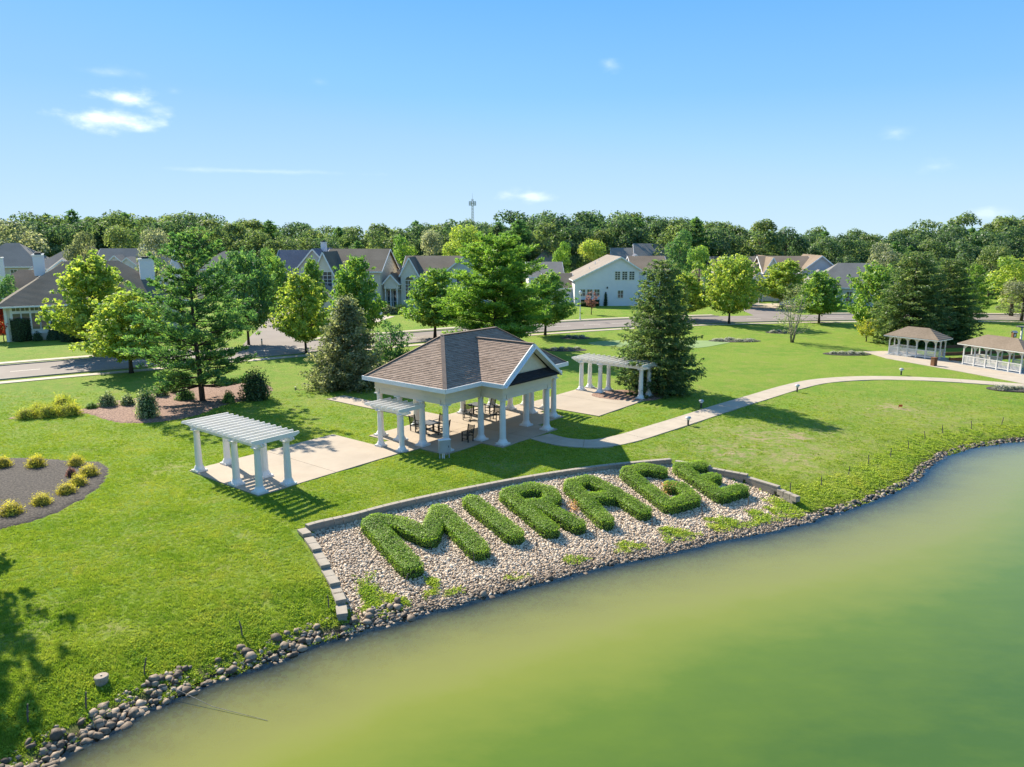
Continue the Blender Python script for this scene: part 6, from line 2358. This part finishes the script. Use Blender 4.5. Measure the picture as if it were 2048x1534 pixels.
def block(h, x0, x1, y0, y1, ze, zr, axis, wall, roof, hip=False, over=0.45, zb=-0.2, ridge=None, ze2=None, trim=True):
    """one roofed volume. axis 'x': ridge runs along x, slopes face front and back; 'y': gables face front and back.
    ridge: x (or y) of an off-centre ridge; ze2: eave height of the second (right / back) side"""
    ze2 = ze if ze2 is None else ze2
    if axis == 'y':
        xr = (x0 + x1) / 2 if ridge is None else ridge
        prof = [(x0, zb), (x1, zb), (x1, ze2), (xr, zr), (x0, ze)]
        if hip:
            prof = [(x0, zb), (x1, zb), (x1, ze2), (x0, ze)]
        n = len(prof)
        vs = [(x, y0, z) for x, z in prof] + [(x, y1, z) for x, z in prof]
        fs = [tuple(range(n)), tuple(range(2 * n - 1, n - 1, -1))] + [(i, n + i, n + (i + 1) % n, (i + 1) % n) for i in range(n)]
        MB().add(vs, fs).build('wall', M[wall], h)
        kl = (zr - ze) / (xr - x0); kr = (zr - ze2) / (x1 - xr)
        a, b = y0 - over, y1 + over
        up = 0.12
        L0, L1 = x0 - over, x1 + over
        zl, zr2 = ze - over * kl + up, ze2 - over * kr + up
        if hip:
            run = (xr - x0) * 0.95
            polys = [[(L0, a, zl), (L0, b, zl), (xr, b - run - over, zr + up), (xr, a + run + over, zr + up)], [(L1, b, zr2), (L1, a, zr2), (xr, a + run + over, zr + up), (xr, b - run - over, zr + up)],
                     [(L0, a, zl), (xr, a + run + over, zr + up), (L1, a, zr2)], [(L1, b, zr2), (xr, b - run - over, zr + up), (L0, b, zl)]]
        else:
            polys = [[(L0, a, zl), (L0, b, zl), (xr, b, zr + up), (xr, a, zr + up)], [(L1, b, zr2), (L1, a, zr2), (xr, a, zr + up), (xr, b, zr + up)]]
        for q in polys:
            MB().slab(q, 0.14).build('roof', M[roof], h)
        if trim:
            if not hip:
                MB().bar((L0, a - .03, zl - .14), (xr, a - .03, zr + up - .14), 0.06, 0.24).build('rake_board', M['trim'], h)
                MB().bar((xr, a - .032, zr + up - .14), (L1, a - .032, zr2 - .14), 0.06, 0.24).build('rake_board', M['trim'], h)
            MB().bar((L0 - .03, a, zl - .12), (L0 - .03, b, zl - .12), 0.06, 0.2).build('gutter', M['trim'], h)
            MB().bar((L1 + .03, a, zr2 - .12), (L1 + .03, b, zr2 - .12), 0.06, 0.2).build('gutter', M['trim'], h)
            if hip:
                MB().bar((L0, a - .03, zl - .12), (L1, a - .03, zl - .12), 0.06, 0.2).build('gutter', M['trim'], h)
    else:
        yr = (y0 + y1) / 2 if ridge is None else ridge
        prof = [(y0, zb), (y1, zb), (y1, ze2), (yr, zr), (y0, ze)]
        if hip:
            prof = [(y0, zb), (y1, zb), (y1, ze2), (y0, ze)]
        n = len(prof)
        vs = [(x0, y, z) for y, z in prof] + [(x1, y, z) for y, z in prof]
        fs = [tuple(range(n - 1, -1, -1)), tuple(range(n, 2 * n))] + [(i, (i + 1) % n, n + (i + 1) % n, n + i) for i in range(n)]
        MB().add(vs, fs).build('wall', M[wall], h)
        kf = (zr - ze) / (yr - y0); kb = (zr - ze2) / (y1 - yr)
        a, b = x0 - over, x1 + over
        up = 0.12
        F0, B1 = y0 - over, y1 + over
        zf, zb_ = ze - over * kf + up, ze2 - over * kb + up
        if hip:
            run = min((yr - y0) * 0.95, (x1 - x0) / 2 - 0.2)
            polys = [[(a, F0, zf), (b, F0, zf), (b - run - over, yr, zr + up), (a + run + over, yr, zr + up)], [(b, B1, zb_), (a, B1, zb_), (a + run + over, yr, zr + up), (b - run - over, yr, zr + up)],
                     [(a, B1, zb_), (a, F0, zf), (a + run + over, yr, zr + up)], [(b, F0, zf), (b, B1, zb_), (b - run - over, yr, zr + up)]]
        else:
            polys = [[(a, F0, zf), (b, F0, zf), (b, yr, zr + up), (a, yr, zr + up)], [(b, B1, zb_), (a, B1, zb_), (a, yr, zr + up), (b, yr, zr + up)]]
        for q in polys:
            MB().slab(q, 0.14).build('roof', M[roof], h)
        if trim:
            MB().bar((a, F0 - .03, zf - .12), (b, F0 - .03, zf - .12), 0.06, 0.2).build('gutter', M['trim'], h)
            if not hip:
                for xx in (a - .03, b + .03):
                    MB().bar((xx, F0, zf - .14), (xx, yr, zr + up - .14), 0.06, 0.24).build('rake_board', M['trim'], h)
                    MB().bar((xx, yr, zr + up - .14), (xx, B1, zb_ - .14), 0.06, 0.24).build('rake_board', M['trim'], h)


def chimney(h, x, y, z0, z1, w=1.3, d=0.9, mat='side_white'):
    c = MB().box(x - w / 2, x + w / 2, y - d / 2, y + d / 2, z0, z1).build('chimney', M[mat], h)
    MB().box(x - w / 2 - .08, x + w / 2 + .08, y - d / 2 - .08, y + d / 2 + .08, z1, z1 + .12).build('chimney_cap', M['trim'], c)
    MB().box(x - w * .3, x + w * .3, y - d * .3, y + d * .3, z1 + .12, z1 + .42).build('flue', M['dark_metal'], c)


def house(label, x, y, yaw=0.0):
    return thing('house', label, 'house', (x, y, 0), RAD(yaw))


# 1: the long house at the left edge
h = house('long house with dark brown roof and tall white windows at the left edge', *ground_at(14, 684), 30)
block(h, 0, 21.5, 0, 15.5, 4.95, 9.9, 'x', 'side_cream', 'roof_dark', hip=True, over=0.7)
for (a, b) in ((0.7, 5.1), (5.9, 9.3), (12.6, 16.4)):
    MB().box(a, b, -0.06, -0.002, 0.9, 4.85).build('window_surround', M['white'], h)
for x in (1.4, 2.4, 3.45, 4.45, 6.7, 8.4, 13.5, 15.4):
    w = 0.85 if x < 5 else 1.35
    window(h, (x, -0.062, 2.55), w, 2.1, 1, 1)
    window(h, (x, -0.062, 4.25), w, 0.62, 2, 1)
for x in (0.2, 5.5, 11.4):
    MB().box(x - .14, x + .14, -0.10, -0.002, -0.1, 4.8).build('pilaster', M['white'], h)
chimney(h, 17.5, 4.2, 6.0, 10.2, 1.9, 1.1)
chimney(h, 4.2, 9.5, 8.0, 10.8, 1.3, 1.0)
# 2: roofs behind it
h = house('house with brown roofs and cream gable behind the long left house', x_for(-40, 122), 122, 30)
block(h, 0, 14, 2, 14, 3.6, 7.6, 'x', 'side_cream', 'roof_brown', hip=True)
block(h, 8, 17, -2, 9, 6.0, 9.6, 'y', 'side_cream', 'roof_grey')
chimney(h, 3.0, 3.4, 3, 9.9, 2.0, 1.1); chimney(h, 9.0, 6.5, 7, 10.4, 1.5, 1.1)
window(h, (12.5, -2, 4.4), 1.6, 1.3, 2, 2)
h = house('grey roofed house at the upper left corner of the rooftops', x_for(-60, 158), 158, 12)
block(h, 0, 14, 0, 12, 7.4, 11.9, 'x', 'side_tan', 'roof_grey', hip=True)
window(h, (9, 0, 5.8), 1.2, 1.4, 2, 2)
h = house('tan hip roofed house behind the left chimneys', x_for(72, 152), 152, 20)
block(h, 0, 12, 0, 11, 7.2, 10.6, 'x', 'side_cream', 'roof_tan', hip=True)
block(h, 6, 13, 3, 12, 8.2, 11.6, 'x', 'side_cream', 'roof_brown', hip=True)
window(h, (4, 0, 5.4), 1.2, 1.4, 2, 2)
h = house('grey roofed house with white gable dormers left of the tall pine', x_for(196, 150), 150, 8)
block(h, 0, 13.5, 0, 11, 6.8, 10.9, 'x', 'side_white', 'roof_grey')
block(h, 2.5, 6.0, -0.8, 4, 8.0, 9.7, 'y', 'side_white', 'roof_grey', over=0.25)
block(h, 4.8, 8.6, -1.3, 4, 7.6, 9.3, 'y', 'side_white', 'roof_grey', over=0.25)
chimney(h, 7.5, 6.5, 9, 11.8, 1.0, 0.9)
h = house('small tan roofed house behind the tall pine', x_for(395, 165), 165, 5)
block(h, 0, 13, 0, 10, 6.6, 10.0, 'x', 'side_cream', 'roof_tan', hip=True)
window(h, (6, 0, 5), 1.2, 1.4, 2, 2)
# blue-grey roofed pair
h = house('slate blue roofed house with white chimney behind the roadside maples', x_for(548, 150), 150, -4)
block(h, 0, 11.5, 0, 11, 5.2, 10.6, 'x', 'side_grey', 'roof_slate')
block(h, 6.0, 12.0, -1.5, 10, 7.6, 11.0, 'y', 'side_grey', 'roof_slate')
chimney(h, 9.6, 3.5, 9.5, 12.2, 1.0, 0.9)
window(h, (3, 0, 3.6), 1.3, 1.5, 2, 2); window(h, (9, -1.5, 5.5), 1.6, 1.6, 2, 2)
h = house('dark roofed house with steep front gable beside the slate blue one', x_for(640, 138), 138, -6)
block(h, 0, 11, 2, 14, 7.3, 11.0, 'x', 'side_cream', 'roof_dark', hip=False)
block(h, -0.5, 3.0, -0.5, 8, 7.0, 10.6, 'y', 'stucco', 'roof_dark', over=0.3)
block(h, -1.0, 4.5, -5, -0.5, 3.4, 5.2, 'y', 'stucco', 'roof_tan', hip=True, over=0.4)
window(h, (1.5, -0.5, 5.8), 2.4, 2.6, 3, 4)
window(h, (6.5, 2, 5.6), 1.6, 1.7, 2, 2)



def model_home(label, x, y, yaw, s=1.0, right_wall='side_grey', roofm='roof_dark', portico=True, wall='stucco'):
    """cream front gable with arched window, entrance porch, long front roof and a big right gable"""
    h = house(label, x, y, yaw)
    h.scale = (s, s, s)
    block(h, 0.5, 11.0, 1.0, 13, 6.4, 9.6, 'x', wall, roofm)
    block(h, 0.3, 3.6, -0.6, 7, 6.5, 9.5, 'y', wall, roofm, over=0.25)
    block(h, 8.2, 16.5, -0.2, 14, 6.6, 9.9, 'y', right_wall, 'roof_brown')
    block(h, -6.5, 0.5, 0.0, 10, 3.9, 6.9, 'x', wall, 'roof_brown', hip=True)
    block(h, -2.6, 0.1, -2.2, 4, 5.0, 6.5, 'y', wall, roofm, over=0.3, zb=3.9)
    for px_ in (-2.35, -1.4, -0.2):
        MB().lathe([(0.17, -0.1), (0.17, 0.1), (0.14, 0.15), (0.12, 3.7), (0.16, 3.8), (0.16, 3.9)], 12, (px_, -2.0, 0)).build('column', M['white'], h)
    window(h, (1.95, -0.6, 3.6), 1.5, 3.4, 3, 5, arch=True)
    window(h, (-3.0, 0, 1.9), 0.9, 3.0, 1, 3); window(h, (-1.9, 0, 1.9), 0.9, 3.0, 1, 3); window(h, (-0.8, 0, 1.9), 0.9, 3.0, 1, 3)
    window(h, (5.5, 1.0, 4.6), 1.3, 1.7, 2, 2); window(h, (11.2, -0.2, 5.0), 0.9, 1.3, 1, 2); window(h, (12.6, -0.2, 5.0), 0.9, 1.3, 1, 2); window(h, (14.0, -0.2, 5.0), 0.9, 1.3, 1, 2)
    return h


h = model_home('cream house with arched window and columned porch behind the pavilion', x_for(801, 142), 142, -2)
chimney(h, -4.6, 9.0, 6.0, 9.4, 1.7, 1.1)
h = house('brown roofed wing left of the cream porch house', x_for(715, 150), 150, -8)
block(h, 0, 9.5, 0, 12, 4.5, 9.3, 'x', 'side_tan', 'roof_brown', hip=True)
block(h, 2.5, 6.5, -1.5, 6, 5.4, 8.0, 'x', 'side_tan', 'roof_dark', hip=True)
window(h, (4.5, -1.5, 3), 1.4, 1.6, 2, 2)
# the big white saltbox gable
wy = 147.5
X0, X1, XR = x_for(1149, wy), x_for(1277, wy), x_for(1240, wy)
h = house('large white sided house with long sloping gable, right of the bright pine', X0, wy, 2)
block(h, 0, X1 - X0, 0, 17, 5.1, 9.45, 'y', 'side_white', 'roof_tan', ridge=XR - X0, ze2=7.2, over=0.4)
for x in (8.35, 9.75, 11.15):
    window(h, (x, 0, 5.9), 0.95, 1.55, 2, 4)
for x in (1.55, 2.95, 4.35):
    window(h, (x, 0, 2.6), 1.0, 1.25, 2, 2)
window(h, (9.0, 0, 2.3), 1.0, 1.4, 2, 2)
MB().box(6.25, 6.5, -0.14, -0.002, 3.4, 3.75).build('meter_box', M['dark_metal'], h)
block(h, -5.5, 0, 4, 13, 3.4, 5.9, 'x', 'side_white', 'roof_dark', over=0.4)
block(h, -8.5, -1.5, 9, 20, 5.3, 8.0, 'x', 'side_white', 'roof_grey', over=0.4)
block(h, X1 - X0, 19.5, 5, 16, 6.6, 9.3, 'x', 'side_white', 'roof_brown', over=0.4)
for q in ((5.2, 9, 7.6), (3.6, 6, 6.6), (6.4, 12, 8.0)):
    MB().lathe([(0.07, 0), (0.07, 0.75)], 8, q).build('vent_pipe', M['trim'], h)
h = house('lilac grey roofed house rising behind the white house', x_for(1226, 178), 178, -3)
block(h, 0, 9, 0, 12, 6.5, 10.6, 'x', 'side_grey', 'roof_grey')
block(h, 5.5, 13, 1, 12, 7.0, 11.6, 'x', 'side_grey', 'roof_grey')
block(h, 3.4, 6.6, -0.9, 4, 7.6, 9.3, 'y', 'side_white', 'roof_slate', over=0.25)
window(h, (2, 0, 5), 1.2, 1.5, 2, 2)
h = house('low brown roof seen through the trees left of the white house', x_for(1066, 180), 180, 0)
block(h, 0, 6.5, 0, 9, 7.2, 10.2, 'x', 'side_tan', 'roof_brown', hip=True)
window(h, (3, 0, 5), 1.2, 1.5, 2, 2)
# right-hand homes
model_home('cream house with front gable window, left of the two on the right street', x_for(1424, 168), 168, -6, 0.92, 'side_tan', 'roof_dark')
model_home('cream house with grey right gable, right of the two on the right street', x_for(1522, 160), 160, -6, 0.95, 'side_grey', 'roof_brown')
h = house('sage walled house with grey hip roof left of the dark evergreens', x_for(1618, 148), 148, -14)
block(h, 0, 17, 0, 12, 3.9, 8.1, 'x', 'side_sage', 'roof_grey', hip=True)
block(h, -1.5, 4.5, -2.5, 6, 3.9, 6.9, 'y', 'side_sage', 'roof_grey', hip=True)
window(h, (7.2, 0, 1.9), 1.1, 2.0, 2, 3); window(h, (11, 0, 1.9), 1.1, 2.0, 2, 3)

# ---------------------------------------------------------------- street furniture and mast
x, y = ground_at(1160, 640)
lp = thing('street_lamp', 'slim white street lamp in front of the white house', 'street lamp', (x, y, 0))
MB().lathe([(0.14, -0.1), (0.14, 0.3), (0.08, 0.4), (0.06, 4.1)], 12).build('post', M['white'], lp)
MB().lathe([(0.10, 4.1), (0.22, 4.25), (0.25, 4.6), (0.12, 4.75), (0.02, 4.85)], 12).build('lantern', M['lamp_glass'], lp)
x, y = ground_at(752, 642)
sg = thing('street_sign', 'small green street sign on a post left of the cream porch house', 'street sign', (x, y, 0))
MB().lathe([(0.04, -0.1), (0.04, 2.5)], 8).build('post', M['metal_grey'], sg)
M['sign_green'] = plain('sign_green', (0.02, 0.14, 0.08), None, 0.4)
MB().box(-0.5, 0.5, -0.015, 0.015, 2.25, 2.5).build('plate', M['sign_green'], sg)
x, y = ground_at(524, 690)
sg = thing('utility_marker', 'small teal utility marker on the grass at the side street corner', 'marker', (x, y, 0))
MB().lathe([(0.08, -0.1), (0.08, 0.75), (0.05, 0.82)], 10).build('post', M['sign_green'], sg)
MB().lathe([(0.083, 0.5), (0.083, 0.62)], 10).build('band', M['white'], sg)
for k, (u, v, lab) in enumerate([(1517, 607, 'white mailbox at the right street corner'), (1446, 602, 'white mailbox behind the right street')]):
    x, y = ground_at(u, v)
    mbx = thing('mailbox', lab, 'mailbox', (x, y, 0), 0, 'mailboxes')
    MB().box(-.06, .06, -.06, .06, -.1, 1.0).build('post', M['white'], mbx)
    MB().box(-.14, .14, -.28, .28, 1.0, 1.28).build('box', M['white'], mbx)

ty = 420.0
tx = x_for(945, ty, 30)
ztop = height_for(ty, 394)
mast = thing('radio_mast', 'slender lattice communications mast on the horizon', 'mast', (tx, ty, 0))
lg = MB()
for a in (0.5, 2.6, 4.7):
    lg.tube([(1.1 * math.cos(a), 1.1 * math.sin(a), 0), (0.5 * math.cos(a), 0.5 * math.sin(a), ztop - 1)], [0.16, 0.11], 5)
lg.build('legs', M['metal_grey'], mast)
br = MB()
nseg = 22
for k in range(nseg):
    z0_, z1_ = (ztop - 1) * k / nseg, (ztop - 1) * (k + 1) / nseg
    r0_, r1_ = 1.1 - 0.6 * k / nseg, 1.1 - 0.6 * (k + 1) / nseg
    for a, b in ((0.5, 2.6), (2.6, 4.7), (4.7, 0.5)):
        br.tube([(r0_ * math.cos(a), r0_ * math.sin(a), z0_), (r1_ * math.cos(b), r1_ * math.sin(b), z1_)], [0.06, 0.06], 4)
br.build('bracing', M['metal_grey'], mast)
an = MB()
for k in range(6):
    a = k * 1.05
    an.box(1.7 * math.cos(a) - .25, 1.7 * math.cos(a) + .25, 1.7 * math.sin(a) - .2, 1.7 * math.sin(a) + .2, ztop - 4.6, ztop - 2.2)
    an.bar((0, 0, ztop - 3.4), (1.7 * math.cos(a), 1.7 * math.sin(a), ztop - 3.4), 0.12, 0.12)
an.build('antennas', M['metal_grey'], mast)
MB().tube([(0, 0, ztop - 1.2), (0, 0, ztop + 2.2)], [0.08, 0.03], 5).build('rod', M['metal_grey'], mast)


# ---------------------------------------------------------------- parked cars half hidden by the trees
M['car_white'] = plain('white_car_paint', (0.72, 0.73, 0.74), (0.68, 0.69, 0.70), 0.25, 1.0, spec=0.6)
M['tyre'] = plain('tyre', (0.02, 0.02, 0.02), (0.03, 0.03, 0.03), 0.8)
M['tail_red'] = plain('tail_lamp', (0.35, 0.02, 0.02), None, 0.3)


def car(label, x, y, rz):
    c = thing('parked_car', label, 'car', (x, y, 0.04), rz, 'cars parked by the houses')
    prof = [(-2.2, 0.35), (2.15, 0.35), (2.25, 0.65), (2.1, 0.88), (1.15, 0.98), (0.45, 1.42), (-1.1, 1.47), (-1.85, 1.02), (-2.2, 0.92), (-2.28, 0.6)]
    n = len(prof)
    vs = [(a, -0.88 + 0.16 * max(0, b - 0.95), b) for a, b in prof] + [(a, 0.88 - 0.16 * max(0, b - 0.95), b) for a, b in prof]
    MB().add(vs, [tuple(range(n)), tuple(range(2 * n - 1, n - 1, -1))] + [((i + 1) % n, i, n + i, n + (i + 1) % n) for i in range(n)]).build('body', M['car_white'], c)
    for sgn in (-1, 1):
        y_ = sgn * 0.845
        MB().add([(-1.55, y_, 1.0), (0.95, y_, 1.0), (0.42, sgn * 0.815, 1.36), (-1.05, sgn * 0.815, 1.40)], [(0, 1, 2, 3) if sgn < 0 else (3, 2, 1, 0)]).build('side_window', M['glass'], c)
        for xx in (-1.4, 1.4):
            w = MB().tube([(xx, sgn * 0.70, 0.32), (xx, sgn * 0.92, 0.32)], [0.33, 0.33], 16).build('wheel', M['tyre'], c)
            MB().tube([(xx, sgn * 0.90, 0.32), (xx, sgn * 0.93, 0.32)], [0.19, 0.19], 12).build('rim', M['metal_grey'], w)
        MB().box(2.16, 2.27, sgn * 0.72 - 0.14, sgn * 0.72 + 0.14, 0.62, 0.76).build('headlight', M['lamp_glass'], c)
        MB().box(-2.3, -2.2, sgn * 0.72 - 0.12, sgn * 0.72 + 0.12, 0.7, 0.86).build('tail_light', M['tail_red'], c)
    MB().add([(1.12, -0.72, 1.01), (1.12, 0.72, 1.01), (0.50, 0.66, 1.41), (0.50, -0.66, 1.41)], [(0, 1, 2, 3)]).build('windscreen', M['glass'], c)


x, y = ground_at(737, 634)
car('white car parked left of the cream porch house, half hidden by leaves', x, y, RAD(20))
x, y = ground_at(1583, 614)
car('white car parked behind the pale birch on the right street', x, y, RAD(-15))
